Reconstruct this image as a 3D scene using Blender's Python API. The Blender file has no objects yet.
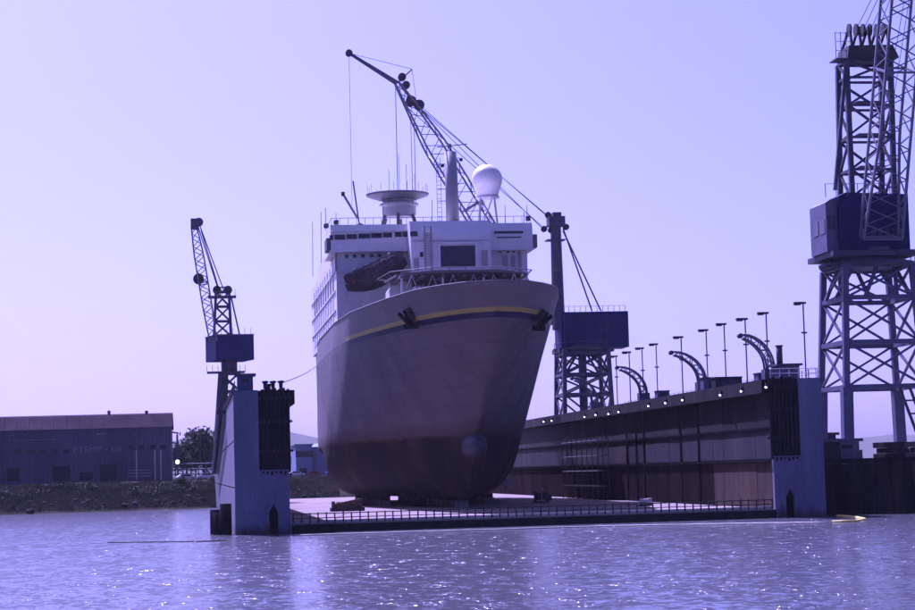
import bpy, bmesh, math, random
from mathutils import Vector, Matrix, noise
random.seed(7)
R = math.radians
sc = bpy.context.scene
col = sc.collection

# ------------------------------------------------------------------ camera
FPX, YAW, PITCH, ROLL, CAMH = 2000.0, .1325, .0823, .0278, 5.9
cy, sy, cp, sp = math.cos(YAW), math.sin(YAW), math.cos(PITCH), math.sin(PITCH)
FW = Vector((sy*cp, cy*cp, sp)); RT = Vector((cy, -sy, 0)); UP = RT.cross(FW)
cr, sr = math.cos(ROLL), math.sin(ROLL)
cam_d = bpy.data.cameras.new('camera'); cam = bpy.data.objects.new('camera', cam_d); col.objects.link(cam)
cx_ = RT*cr - UP*sr; cy_ = UP*cr + RT*sr
cam.matrix_world = Matrix(((cx_.x, cy_.x, -FW.x, 0), (cx_.y, cy_.y, -FW.y, 0), (cx_.z, cy_.z, -FW.z, CAMH), (0, 0, 0, 1)))
cam_d.sensor_width = 36; cam_d.lens = 36*FPX/915
cam_d.clip_start = 0.5; cam_d.clip_end = 40000
sc.camera = cam

# ------------------------------------------------------------------ light
SUN_AZ, SUN_EL = -20, 53           # degrees from +Y, towards -X
sd = Vector((math.sin(R(SUN_AZ))*math.cos(R(SUN_EL)), math.cos(R(SUN_AZ))*math.cos(R(SUN_EL)), math.sin(R(SUN_EL))))
w = bpy.data.worlds.new('World'); sc.world = w; w.use_nodes = True
nt = w.node_tree; bg = nt.nodes['Background']
sky = nt.nodes.new('ShaderNodeTexSky'); sky.sky_type = 'NISHITA'; sky.sun_disc = False
sky.sun_elevation = R(SUN_EL); sky.sun_rotation = R(SUN_AZ)
sky.air_density = .5; sky.dust_density = 3.0; sky.ozone_density = 3.0; sky.altitude = 0
nt.links.new(sky.outputs[0], bg.inputs[0]); bg.inputs[1].default_value = 0.07
sl = bpy.data.lights.new('sun', 'SUN'); sl.energy = 5.0; sl.angle = R(.53); sl.color = (1, .96, .9)
so = bpy.data.objects.new('sun', sl); col.objects.link(so)
so.rotation_euler = sd.to_track_quat('Z', 'Y').to_euler(); so.location = sd*200
vs = sc.view_settings
vs.view_transform = 'Standard'; vs.look = 'None'; vs.gamma = 1; vs.exposure = .92
# the slide's violet cast is a colour balance of the whole film, so it is set as one
vs.use_white_balance = True; vs.white_balance_temperature = 4900; vs.white_balance_tint = 80
sc.cycles.max_bounces = 6; sc.cycles.volume_bounces = 1; sc.cycles.caustics_reflective = False

# ------------------------------------------------------------------ helpers
def at(x, y, X=None, Y=None, Z=None):
    """pixel of the photograph -> point on the plane X=, Y= or Z="""
    a, b = x-457.5, y-305
    d = FW*FPX + RT*(cr*a - sr*b) - UP*(sr*a + cr*b)
    t = X/d.x if X is not None else Y/d.y if Y is not None else (Z-CAMH)/d.z
    return Vector((d.x*t, d.y*t, d.z*t+CAMH))

MATS = {}
def mat(name, c, rough=.6, var=.25, scale=.4, rust=0.0, rustc=(.16, .07, .04), stretch=1.0, metal=0.0, bump=0.0, fine=3.0, c2=None):
    m = bpy.data.materials.new(name); m.use_nodes = True; n = m.node_tree.nodes; l = m.node_tree.links
    b = n['Principled BSDF']; b.inputs['Roughness'].default_value = rough; b.inputs['Metallic'].default_value = metal
    b.inputs['Specular IOR Level'].default_value = 0.0 if rough >= .85 else .12 if rough >= .7 else .35
    g = n.new('ShaderNodeNewGeometry'); mp = n.new('ShaderNodeMapping'); mp.inputs['Scale'].default_value = (1, 1, stretch)
    l.new(g.outputs['Position'], mp.inputs['Vector'])
    def nz(s, det=6, off=0):
        q = n.new('ShaderNodeTexNoise'); q.inputs['Scale'].default_value = s; q.inputs['Detail'].default_value = det
        q.inputs['Roughness'].default_value = .62
        l.new(mp.outputs[0], q.inputs['Vector']); return q
    n1 = nz(scale); r1 = n.new('ShaderNodeValToRGB'); l.new(n1.outputs[0], r1.inputs[0])
    dk = c2 or tuple(x*(1-var) for x in c); lt = tuple(min(1, x*(1+var*.6)) for x in c)
    r1.color_ramp.elements[0].position = .32; r1.color_ramp.elements[1].position = .68
    r1.color_ramp.elements[0].color = (*dk, 1); r1.color_ramp.elements[1].color = (*lt, 1)
    out = r1.outputs[0]
    n2 = nz(scale*fine*3, 4); mx = n.new('ShaderNodeMix'); mx.data_type = 'RGBA'; mx.blend_type = 'MULTIPLY'
    mx.inputs[0].default_value = min(1, var*1.2); l.new(out, mx.inputs[6]); l.new(n2.outputs[0], mx.inputs[7])
    gm = n.new('ShaderNodeGamma'); gm.inputs[1].default_value = .75; l.new(mx.outputs[2], gm.inputs[0])
    # the gamma node only restores the brightness the multiply took away
    out = mx.outputs[2]
    n.remove(gm)
    if rust > 0:
        n3 = nz(scale*.8, 8); r3 = n.new('ShaderNodeValToRGB'); l.new(n3.outputs[0], r3.inputs[0])
        r3.color_ramp.elements[0].position = .62-rust*.3; r3.color_ramp.elements[1].position = .74-rust*.2
        r3.color_ramp.elements[0].color = (0, 0, 0, 1); r3.color_ramp.elements[1].color = (1, 1, 1, 1)
        m3 = n.new('ShaderNodeMix'); m3.data_type = 'RGBA'; l.new(r3.outputs[0], m3.inputs[0])
        l.new(out, m3.inputs[6]); m3.inputs[7].default_value = (*rustc, 1); out = m3.outputs[2]
    l.new(out, b.inputs['Base Color'])
    if bump:
        bp = n.new('ShaderNodeBump'); bp.inputs['Strength'].default_value = bump; bp.inputs['Distance'].default_value = .05
        l.new(n2.outputs[0], bp.inputs['Height']); l.new(bp.outputs[0], b.inputs['Normal'])
    MATS[name] = m; return m

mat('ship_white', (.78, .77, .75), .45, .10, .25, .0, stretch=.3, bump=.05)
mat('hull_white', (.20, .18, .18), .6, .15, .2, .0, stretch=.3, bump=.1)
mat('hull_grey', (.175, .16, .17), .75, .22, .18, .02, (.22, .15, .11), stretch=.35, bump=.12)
mat('ship_mid', (.36, .35, .35), .5, .15, .4, bump=.05)
mat('stripe_yellow', (.42, .34, .08), .5, .2)
mat('stripe_blue', (.010, .010, .06), .5, .2)
mat('antifoul', (.014, .010, .011), .8, .5, .14, .32, (.085, .04, .035), stretch=.8, bump=.2)
mat('bulb_blue', (.05, .048, .085), .6, .4, .6)
mat('glass_dark', (.015, .017, .03), .12, .1)
mat('dark_void', (.012, .011, .014), .9, .2)
mat('black_iron', (.035, .033, .038), .6, .4, 1, .1)
mat('dock_blue', (.175, .18, .27), .55, .28, .3, .06, (.16, .10, .08), stretch=.25, bump=.12)
mat('dock_blue_side', (.15, .15, .19), .6, .28, .3, .10, (.18, .11, .08), stretch=.25, bump=.12)
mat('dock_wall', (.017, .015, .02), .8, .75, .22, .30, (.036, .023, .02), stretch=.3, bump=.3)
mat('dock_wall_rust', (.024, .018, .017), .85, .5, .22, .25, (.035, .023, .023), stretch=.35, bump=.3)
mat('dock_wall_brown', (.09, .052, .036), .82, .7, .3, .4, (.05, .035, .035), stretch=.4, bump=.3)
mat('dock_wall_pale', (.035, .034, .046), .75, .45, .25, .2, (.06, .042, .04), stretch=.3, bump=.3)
mat('dock_deck', (.30, .255, .23), .85, .3, .12, .12, (.26, .19, .16), bump=.3)
mat('timber_dark', (.03, .026, .03), .85, .5, 1.2, stretch=.2, bump=.3)
mat('crane_blue', (.012, .024, .115), .72, .25, .4, .03, stretch=.4)
mat('crane_pale', (.11, .115, .19), .5, .25, .5, .06)
mat('crane_dark', (.058, .06, .10), .55, .3, .8, .06)
mat('lattice_grey', (.17, .17, .22), .5, .3, 1, .08)
mat('rope', (.06, .06, .07), .7, .2, 2)
mat('rail_grey', (.10, .10, .12), .6, .3, 2)
mat('pale_steel', (.52, .52, .55), .5, .2, 1, .05)
mat('kerb_pale', (.48, .45, .44), .8, .25, .7, .1)
mat('concrete', (.33, .32, .31), .9, .3, .3, bump=.3)
mat('block_wood', (.10, .075, .06), .9, .4, 1.5, bump=.4)
mat('warehouse_wall', (.115, .12, .175), .75, .3, .2, .05, stretch=.2)
mat('warehouse_roof', (.07, .058, .066), .86, .3, .3)
mat('pale_pane', (.10, .11, .16), .4, .3, 1)
mat('door_dark', (.02, .022, .035), .7, .3)
mat('text_white', (.36, .36, .40), .7, .3, 1)
mat('sheet_pile', (.03, .027, .03), .85, .5, .4, .2, (.06, .035, .03), stretch=.2, bump=.4)
mat('pier_deck', (.20, .19, .19), .9, .3, .2)
mat('bark', (.06, .045, .035), .95, .3, 3)
mat('rock', (.06, .053, .054), .95, .45, .8, bump=.5)
mat('boat_orange', (.16, .05, .04), .5, .3)
mat('boat_dark', (.05, .035, .035), .6, .4, .8)
mat('canvas', (.11, .09, .10), .85, .4, 1.2, bump=.4)
mat('boom_pale', (.55, .50, .38), .6, .3, 1)
mat('boom_yellow', (.60, .48, .10), .6, .3, 1)
mat('red_paint', (.35, .05, .05), .5, .3)
mat('far_blue', (.22, .26, .40), .8, .2, .05)
mat('car_white', (.7, .7, .7), .3, .05)
mat('car_red', (.35, .06, .05), .3, .1)
mat('car_blue', (.06, .09, .25), .3, .1)
mat('tyre', (.02, .02, .02), .9, .1)
mat('hill', (.06, .075, .05), 1, .4, .01)
def leafmat(name, c):
    m = mat(name, c, .75, .5, 1.2); b = m.node_tree.nodes['Principled BSDF']
    return m
leafmat('leaf_a', (.05, .075, .03)); leafmat('leaf_b', (.075, .09, .04))
m = bpy.data.materials.new('lamp_lit'); m.use_nodes = True
b = m.node_tree.nodes['Principled BSDF']; b.inputs['Base Color'].default_value = (.9, .9, .85, 1)
b.inputs['Emission Color'].default_value = (1, .97, .9, 1); b.inputs['Emission Strength'].default_value = 3.0; MATS['lamp_lit'] = m

def hull_body():
    m = MATS['hull_grey']; n = m.node_tree.nodes; l = m.node_tree.links; b = n['Principled BSDF']
    top = b.inputs['Base Color'].links[0].from_socket
    g = n.new('ShaderNodeNewGeometry'); sx = n.new('ShaderNodeSeparateXYZ'); l.new(g.outputs['Position'], sx.inputs[0])
    def nz(s, det, sc_=(1, 1, 1)):
        mp = n.new('ShaderNodeMapping'); mp.inputs['Scale'].default_value = sc_; l.new(g.outputs['Position'], mp.inputs['Vector'])
        q = n.new('ShaderNodeTexNoise'); q.inputs['Scale'].default_value = s; q.inputs['Detail'].default_value = det; l.new(mp.outputs[0], q.inputs['Vector']); return q.outputs[0]
    def mth(op, a, c):
        q = n.new('ShaderNodeMath'); q.operation = op; q.use_clamp = op == 'MULTIPLY'
        for k, x in enumerate((a, c)):
            if isinstance(x, float): q.inputs[k].default_value = x
            else: l.new(x, q.inputs[k])
        return q.outputs[0]
    def ramp(f, cols):
        r = n.new('ShaderNodeValToRGB'); l.new(f, r.inputs[0]); e = r.color_ramp.elements
        e[0].position, e[0].color = cols[0][0], (*cols[0][1], 1); e[1].position, e[1].color = cols[-1][0], (*cols[-1][1], 1)
        for p, c in cols[1:-1]: q = e.new(p); q.color = (*c, 1)
        return r.outputs[0]
    def mix(f, a, c):
        q = n.new('ShaderNodeMix'); q.data_type = 'RGBA'; l.new(f, q.inputs[0])
        for k, x in ((6, a), (7, c)):
            if isinstance(x, tuple): q.inputs[k].default_value = (*x, 1)
            else: l.new(x, q.inputs[k])
        return q.outputs[2]
    # plate seams: thin darker weld lines on a 2.4 x 9 m grid, broken by noise
    z = sx.outputs[2]; zz = mth('ADD', z, mth('MULTIPLY', nz(.35, 8, (1, 1, .6)), 1.0))
    bot = ramp(nz(.16, 7, (1, 1, .7)), ((.40, (.005, .004, .005)), (.52, (.012, .008, .008)), (.62, (.045, .021, .017)), (.74, (.085, .047, .037))))
    f = mth('MULTIPLY', mth('SUBTRACT', 10.9, zz), 2.4)
    scum = mth('MULTIPLY', mth('SUBTRACT', 13.2, mth('ADD', z, mth('MULTIPLY', nz(.22, 6, (1, 1, .3)), 2.0))), .5)   # worn, dirty belt above the boundary
    cb = n.new('ShaderNodeCombineXYZ'); l.new(sx.outputs[1], cb.inputs[0]); l.new(sx.outputs[2], cb.inputs[1])
    bt = n.new('ShaderNodeTexBrick'); l.new(cb.outputs[0], bt.inputs['Vector']); bt.inputs['Scale'].default_value = 1
    bt.inputs['Brick Width'].default_value = 7.5; bt.inputs['Row Height'].default_value = 2.3; bt.inputs['Mortar Size'].default_value = .035; bt.inputs['Mortar Smooth'].default_value = .3
    bt.inputs['Color1'].default_value = (1, 1, 1, 1); bt.inputs['Color2'].default_value = (.88, .87, .88, 1); bt.inputs['Mortar'].default_value = (.62, .58, .58, 1)
    pm = n.new('ShaderNodeMix'); pm.data_type = 'RGBA'; pm.blend_type = 'MULTIPLY'; pm.inputs[0].default_value = .75; l.new(top, pm.inputs[6]); l.new(bt.outputs[0], pm.inputs[7]); top = pm.outputs[2]
    strk = mth('MULTIPLY', mth('SUBTRACT', nz(.55, 5, (1, 1, .045)), .60), 3.2)     # rust runs
    top = mix(strk, top, (.085, .05, .04))
    out = mix(scum, top, (.085, .06, .055)); out = mix(f, out, bot)
    l.new(out, b.inputs['Base Color'])
hull_body()

def tide(name):
    m = MATS[name]; n = m.node_tree.nodes; l = m.node_tree.links; b = n['Principled BSDF']; top = b.inputs['Base Color'].links[0].from_socket
    g = n.new('ShaderNodeNewGeometry'); sx = n.new('ShaderNodeSeparateXYZ'); l.new(g.outputs['Position'], sx.inputs[0])
    mp = n.new('ShaderNodeMapping'); mp.inputs['Scale'].default_value = (1, 1, .25); l.new(g.outputs['Position'], mp.inputs['Vector'])
    q = n.new('ShaderNodeTexNoise'); q.inputs['Scale'].default_value = .9; q.inputs['Detail'].default_value = 7; l.new(mp.outputs[0], q.inputs['Vector'])
    a = n.new('ShaderNodeMath'); a.operation = 'MULTIPLY_ADD'; a.inputs[1].default_value = 3.2; a.inputs[2].default_value = -.7; l.new(q.outputs[0], a.inputs[0])
    d = n.new('ShaderNodeMath'); d.operation = 'SUBTRACT'; d.use_clamp = True; l.new(a.outputs[0], d.inputs[0]); l.new(sx.outputs[2], d.inputs[1])
    k = n.new('ShaderNodeMix'); k.data_type = 'RGBA'; l.new(d.outputs[0], k.inputs[0]); l.new(top, k.inputs[6]); k.inputs[7].default_value = (.03, .028, .03, 1)
    l.new(k.outputs[2], b.inputs['Base Color'])
tide('dock_blue'); tide('dock_blue_side')      # weed and slime left at the waterline

def seams(name, bw, rh, amt, mortar=.03):
    m = MATS[name]; n = m.node_tree.nodes; l = m.node_tree.links; b = n['Principled BSDF']; top = b.inputs['Base Color'].links[0].from_socket
    g = n.new('ShaderNodeNewGeometry'); sx = n.new('ShaderNodeSeparateXYZ'); l.new(g.outputs['Position'], sx.inputs[0])
    a = n.new('ShaderNodeMath'); a.operation = 'ADD'; l.new(sx.outputs[0], a.inputs[0]); l.new(sx.outputs[1], a.inputs[1])
    cb = n.new('ShaderNodeCombineXYZ'); l.new(a.outputs[0], cb.inputs[0]); l.new(sx.outputs[2], cb.inputs[1])
    bt = n.new('ShaderNodeTexBrick'); l.new(cb.outputs[0], bt.inputs['Vector']); bt.inputs['Scale'].default_value = 1
    bt.inputs['Brick Width'].default_value = bw; bt.inputs['Row Height'].default_value = rh; bt.inputs['Mortar Size'].default_value = mortar; bt.inputs['Mortar Smooth'].default_value = .2
    bt.inputs['Color1'].default_value = (1, 1, 1, 1); bt.inputs['Color2'].default_value = (.85, .85, .85, 1); bt.inputs['Mortar'].default_value = (.55, .52, .52, 1)
    k = n.new('ShaderNodeMix'); k.data_type = 'RGBA'; k.blend_type = 'MULTIPLY'; k.inputs[0].default_value = amt; l.new(top, k.inputs[6]); l.new(bt.outputs[0], k.inputs[7]); l.new(k.outputs[2], b.inputs['Base Color'])
seams('ship_white', 3.2, 2.75, .55); seams('hull_white', 6, 1.9, .6); seams('crane_blue', 1.9, 9, .5); seams('dock_blue', 1.4, 2.1, .45); seams('dock_blue_side', 3, 1.8, .6)
seams('warehouse_wall', .9, 30, .45, .12); seams('warehouse_roof', .8, 40, .4, .06); seams('crane_pale', 2.5, 3, .4)

class MB:
    """collects shapes, then builds ONE mesh object"""
    def __init__(s): s.v = []; s.f = []
    def box(s, x0, x1, y0, y1, z0, z1):
        n = len(s.v); s.v += [(x, y, z) for z in (z0, z1) for y in (y0, y1) for x in (x0, x1)]
        s.f += [tuple(n+i for i in q) for q in ((0, 2, 3, 1), (4, 5, 7, 6), (0, 1, 5, 4), (2, 6, 7, 3), (0, 4, 6, 2), (1, 3, 7, 5))]; return s
    def prism(s, pts, y0, y1, axis='y'):
        """outline (a,b) extruded along axis"""
        n = len(s.v); k = len(pts)
        for yy in (y0, y1):
            for (a, b2) in pts:
                s.v.append((a, yy, b2) if axis == 'y' else (yy, a, b2) if axis == 'x' else (a, b2, yy))
        s.f += [tuple(n+i for i in range(k))[::-1], tuple(n+k+i for i in range(k))]
        s.f += [(n+i, n+(i+1) % k, n+k+(i+1) % k, n+k+i) for i in range(k)]; return s
    def tube(s, pts, r, n=8, r2=None):
        pts = [Vector(p) for p in pts]; base = len(s.v); k = len(pts)
        for i, p in enumerate(pts):
            d = (pts[min(i+1, k-1)]-pts[max(i-1, 0)]).normalized()
            a = d.cross(Vector((0, 0, 1))) if abs(d.z) < .95 else d.cross(Vector((1, 0, 0)))
            a.normalize(); b2 = d.cross(a)
            rr = r if r2 is None else r+(r2-r)*i/(k-1)
            for j in range(n):
                t = 2*math.pi*j/n; s.v.append(tuple(p+a*rr*math.cos(t)+b2*rr*math.sin(t)))
        for i in range(k-1):
            for j in range(n):
                s.f.append((base+i*n+j, base+i*n+(j+1) % n, base+(i+1)*n+(j+1) % n, base+(i+1)*n+j))
        s.f.append(tuple(base+j for j in range(n))[::-1]); s.f.append(tuple(base+(k-1)*n+j for j in range(n))); return s
    def lathe(s, c, prof, n=20):
        base = len(s.v); k = len(prof)
        for (r, z) in prof:
            for j in range(n):
                t = 2*math.pi*j/n; s.v.append((c[0]+r*math.cos(t), c[1]+r*math.sin(t), c[2]+z))
        for i in range(k-1):
            for j in range(n):
                s.f.append((base+i*n+j, base+i*n+(j+1) % n, base+(i+1)*n+(j+1) % n, base+(i+1)*n+j))
        s.f.append(tuple(base+j for j in range(n))[::-1]); s.f.append(tuple(base+(k-1)*n+j for j in range(n))); return s
    def bar(s, p, q, w, d=None):
        d = d or w; p = Vector(p); q = Vector(q); z = (q-p).normalized()
        x = z.cross(Vector((0, 1, 0))) if abs(z.y) < .95 else z.cross(Vector((1, 0, 0)))
        x.normalize(); y = z.cross(x); n = len(s.v)
        for e in (p, q):
            for (a, b2) in ((-1, -1), (1, -1), (1, 1), (-1, 1)): s.v.append(tuple(e+x*a*w/2+y*b2*d/2))
        s.f += [tuple(n+i for i in q2) for q2 in ((3, 2, 1, 0), (4, 5, 6, 7), (0, 1, 5, 4), (1, 2, 6, 5), (2, 3, 7, 6), (3, 0, 4, 7))]; return s
    def mesh(s, name, m, smooth=False, off=(0, 0, 0)):
        me = bpy.data.meshes.new(name)
        o = Vector(off); me.from_pydata([tuple(Vector(p)-o) for p in s.v], [], s.f)
        bm = bmesh.new(); bm.from_mesh(me); bmesh.ops.recalc_face_normals(bm, faces=bm.faces); bm.to_mesh(me); bm.free()
        me.materials.append(MATS[m])
        if smooth:
            for p in me.polygons: p.use_smooth = True
        return me

def tag(o, label=None, cat=None, group=None, kind=None):
    if label: o['label'] = label
    if cat: o['category'] = cat
    if group: o['group'] = group
    if kind: o['kind'] = kind
    return o
def root(name, loc, label, cat, group=None):
    o = bpy.data.objects.new(name, None); col.objects.link(o); o.location = loc; o.empty_display_size = .5
    return tag(o, label, cat, group)
def base_of(p):
    o = Vector((0, 0, 0))
    while p is not None: o += p.location; p = p.parent
    return o
def part(name, mb, m, parent, smooth=False, kind=None):
    """mesh in WORLD coordinates, linked as a child whose origin is its thing's"""
    me = mb.mesh(name, m, smooth, base_of(parent)); o = bpy.data.objects.new(name, me); col.objects.link(o); o.parent = parent
    if kind: o['kind'] = kind
    return o
def single(name, mb, m, label, cat, loc=(0, 0, 0), group=None, smooth=False, kind=None):
    me = mb.mesh(name, m, smooth, loc); o = bpy.data.objects.new(name, me); col.objects.link(o); o.location = loc
    return tag(o, label, cat, group, kind)
UNIT = {}
def unit(m, rnd):
    k = (m, rnd)
    if k not in UNIT:
        b = MB(); b.box(-.5, .5, -.5, .5, 0, 1) if not rnd else b.lathe((0, 0, 0), [(.5, 0), (.5, 1)], 8)
        UNIT[k] = b.mesh('member', m, rnd)
    return UNIT[k]
def beam(name, p, q, wd, m, parent, d=None, rnd=False):
    """one straight member; alike members share one mesh"""
    o = bpy.data.objects.new(name, unit(m, rnd)); col.objects.link(o); o.parent = parent
    bo = base_of(parent); p = Vector(p)-bo; q = Vector(q)-bo
    z = q-p; L = z.length; z.normalize()
    x = z.cross(Vector((0, 1, 0))) if abs(z.y) < .95 else z.cross(Vector((1, 0, 0)))
    x.normalize(); y = z.cross(x); d = d or wd
    o.matrix_basis = Matrix(((x.x*wd, y.x*d, z.x*L, p.x), (x.y*wd, y.y*d, z.y*L, p.y), (x.z*wd, y.z*d, z.z*L, p.z), (0, 0, 0, 1)))
    return o
def cbox(name, x0, x1, y0, y1, z0, z1, m, parent):
    return part(name, MB().box(x0, x1, y0, y1, z0, z1), m, parent)
def copy_tree(o, parent=None, off=None):
    c = o.copy(); col.objects.link(c); c.parent = parent
    if off is not None: c.location = o.location+Vector(off)
    for ch in list(o.children): copy_tree(ch, c)
    return c
def lerp(a, b, t): return Vector(a)*(1-t)+Vector(b)*t
def interp(x, xs, ys):
    if x <= xs[0]: return ys[0]
    for i in range(1, len(xs)):
        if x <= xs[i]:
            t = (x-xs[i-1])/(xs[i]-xs[i-1]); return ys[i-1]*(1-t)+ys[i]*t
    return ys[-1]
def lattice_boom(name, foot, tip, w0, w1, wm, n, parent, m='lattice_grey', side=None, chord=.22, lace=.1, d0=None, d1=None):
    """four-chord lattice: the part holds its chords, each lacing bar is a sub-part"""
    foot = Vector(foot); tip = Vector(tip); ax = (tip-foot).normalized()
    sx = Vector(side or (1, 0, 0)); sx = (sx-ax*sx.dot(ax)).normalized(); sz = ax.cross(sx)
    d0 = d0 or w0; d1 = d1 or w1
    def wd(t): return (interp(t, (0, .3, .75, 1), (w0, wm, wm, w1)), interp(t, (0, .3, .75, 1), (d0, wm, wm, d1)))
    def pt(t, i):
        a, b2 = wd(t); s = ((-1, -1), (1, -1), (1, 1), (-1, 1))[i]
        return lerp(foot, tip, t)+sx*s[0]*a/2+sz*s[1]*b2/2
    ts = [k/n for k in range(n+1)]
    bm_ = MB()
    for i in range(4):
        for k in range(n): bm_.bar(pt(ts[k], i), pt(ts[k+1], i), chord)
    for k in (0, n//2, n):
        for i in range(4): bm_.bar(pt(ts[k], i), pt(ts[k], (i+1) % 4), chord*.8)
    bo = part(name, bm_, m, parent)
    for k in range(n):
        for i in range(4):
            j = (i+1) % 4
            a, b2 = (pt(ts[k], i), pt(ts[k+1], j)) if k % 2 else (pt(ts[k], j), pt(ts[k+1], i))
            beam('brace', a, b2, lace, m, bo)
    return bo

# ------------------------------------------------------------------ water
CHOP = 4.6
def water():
    mb = MB(); xs = [-9000, -2000, -500, 0, 500, 2000, 9000]; ys = [-300, 0, 100, 300, 600, 2000, 9000]
    n = len(xs)
    mb.v = [(x, y, 0) for y in ys for x in xs]
    mb.f = [(j*n+i, j*n+i+1, (j+1)*n+i+1, (j+1)*n+i) for j in range(len(ys)-1) for i in range(n-1)]
    m = bpy.data.materials.new('river_water'); m.use_nodes = True; MATS['river_water'] = m
    n_ = m.node_tree.nodes; l = m.node_tree.links; b = n_['Principled BSDF']
    b.inputs['Base Color'].default_value = (.06, .066, .075, 1); b.inputs['Roughness'].default_value = .16; b.inputs['IOR'].default_value = 1.33
    g = n_.new('ShaderNodeNewGeometry')
    def nz(s, det, sc_=(1, 1, 1)):
        mp = n_.new('ShaderNodeMapping'); mp.inputs['Scale'].default_value = sc_; mp.inputs['Rotation'].default_value = (0, 0, R(25))
        l.new(g.outputs['Position'], mp.inputs['Vector'])
        q = n_.new('ShaderNodeTexNoise'); q.inputs['Scale'].default_value = s; q.inputs['Detail'].default_value = det
        l.new(mp.outputs[0], q.inputs['Vector']); return q.outputs[0]
    def math_(op, a, b2):
        q = n_.new('ShaderNodeMath'); q.operation = op
        for i, x in enumerate((a, b2)):
            if isinstance(x, (int, float)): q.inputs[i].default_value = x
            else: l.new(x, q.inputs[i])
        return q.outputs[0]
    def vm(op, a, b2=None):
        q = n_.new('ShaderNodeVectorMath'); q.operation = op
        for k, x in enumerate((a, b2)):
            if x is None: continue
            if isinstance(x, tuple): q.inputs[k].default_value = x
            elif isinstance(x, float): q.inputs[3].default_value = x
            else: l.new(x, q.inputs[k])
        return q.outputs[0]
    def nc(s, det, sc_):
        o_ = nz(s, det, sc_); return vm('SUBTRACT', o_.node.outputs['Color'], (.5, .5, .5))
    # wave slopes: swell + ripples, with a heavy tail of steep little crests
    a = vm('SCALE', nc(.45, 2, (1, .6, 1)), .13)
    c = nc(1.7, 2, (1, .75, 1)); d = nc(4.5, 1, (1, .8, 1))
    tail = vm('SCALE', vm('MULTIPLY', vm('MULTIPLY', c, c), c), 10.0)
    # choppy wavelets come in small scattered patches, more of them in the open fairway than in the lee of the bank
    sx_ = n_.new('ShaderNodeSeparateXYZ'); l.new(g.outputs['Position'], sx_.inputs[0])
    lee = n_.new('ShaderNodeMapRange'); l.new(sx_.outputs[0], lee.inputs[0]); lee.inputs[1].default_value = -12; lee.inputs[2].default_value = 22; lee.inputs[3].default_value = .35; lee.inputs[4].default_value = 1.35
    pm_ = n_.new('ShaderNodeMapRange'); l.new(nz(.8, 2, (1, .5, 1)), pm_.inputs[0]); pm_.inputs[1].default_value = .54; pm_.inputs[2].default_value = .66
    amp = math_('ADD', math_('MULTIPLY', math_('MULTIPLY', pm_.outputs[0], lee.outputs[0]), CHOP), .14)
    dq = n_.new('ShaderNodeVectorMath'); dq.operation = 'SCALE'; l.new(d, dq.inputs[0]); l.new(amp, dq.inputs[3])
    rip = vm('ADD', vm('ADD', vm('SCALE', c, .24), dq.outputs[0]), tail)
    gust = math_('ADD', math_('MULTIPLY', nz(.03, 2), 1.1), .4)      # patches of wind-ruffled water
    q = n_.new('ShaderNodeVectorMath'); q.operation = 'SCALE'; l.new(rip, q.inputs[0]); l.new(gust, q.inputs[3])
    sl_ = vm('MULTIPLY', vm('ADD', a, q.outputs[0]), (1, 1, 0))
    l.new(vm('NORMALIZE', vm('ADD', sl_, (0, 0, 1.0))), b.inputs['Normal'])
    return single('water', mb, 'river_water', 'rippled river water in front of the dock', 'water', kind='structure')
wo = water(); del wo['category']

# ------------------------------------------------------------------ land
SHX = [-9000, -600, -60, -33, 0, 4, 12, 22, 60, 68, 100, 400, 9000]
SHY = [500, 372, 372, 374, 379, 385, 440, 470, 478, 470, 462, 520, 700]
def land_h(x, d):
    z = interp(d, (-6, 0, 3, 10, 17, 26, 200, 1200, 8000), (-.7, 0, 1.2, 2.6, 4.4, 5.2, 5.3, 5.4, 5.0))
    if 0 < d < 120: z += .55*noise.noise((x*.22, d*.25, 1)) * min(1, d/3) + .2*noise.noise((x*.9, d*.9, 2))*min(1, d/3)
    return z
def land():
    mb = MB()
    xs = [-8500, -3000, -1200, -500, -250]+[-140+i*1.4 for i in range(180)]+[160, 250, 500, 1200, 3000, 8500]
    ds = [-6, -2, 0, 1, 2, 3, 4.5, 6, 8, 10, 12, 14, 16, 18, 21, 25, 30, 40, 60, 100, 200, 600, 1500, 3500, 7500]
    for d in ds:
        for x in xs: mb.v.append((x, interp(x, SHX, SHY)+d, land_h(x, d)))
    n = len(xs)
    mb.f = [(j*n+i, j*n+i+1, (j+1)*n+i+1, (j+1)*n+i) for j in range(len(ds)-1) for i in range(n-1)]
    m = mat('bank', (.045, .047, .032), .95, .45, .25, .35, (.055, .042, .037), bump=.6)
    o = single('ground', mb, 'bank', 'grassy river bank rising to flat yard ground', 'ground', kind='structure', smooth=True); del o['category']
land()

def hills(name, y, xs, hts, label, seed):
    mb = MB(); n = len(xs); k = 9
    for j in range(k):
        t = j/(k-1)
        for i, x in enumerate(xs):
            h = hts[i]*math.sin(math.pi*min(1, t*1.0)) if j not in (0, k-1) else 0
            h *= 1+.25*noise.noise((x*.002, j*.7, seed))
            mb.v.append((x, y+t*900, 4+h))
    mb.f = [(j*n+i, j*n+i+1, (j+1)*n+i+1, (j+1)*n+i) for j in range(k-1) for i in range(n-1)]
    o = single(name, mb, 'hill', label, 'hill', kind='structure', smooth=True); del o['category']
xs = [-4600+i*150 for i in range(85)]
hills('hills', 7600, xs, [interp(x, (-4600, -1600, -400, 400, 1600, 2500, 3300, 4700, 8000), (150, 170, 190, 200, 90, 90, 130, 190, 200))*(.8+.4*noise.noise((x*.003, 0, 3))) for x in xs], 'low wooded hills fading into the haze', 5)

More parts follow.
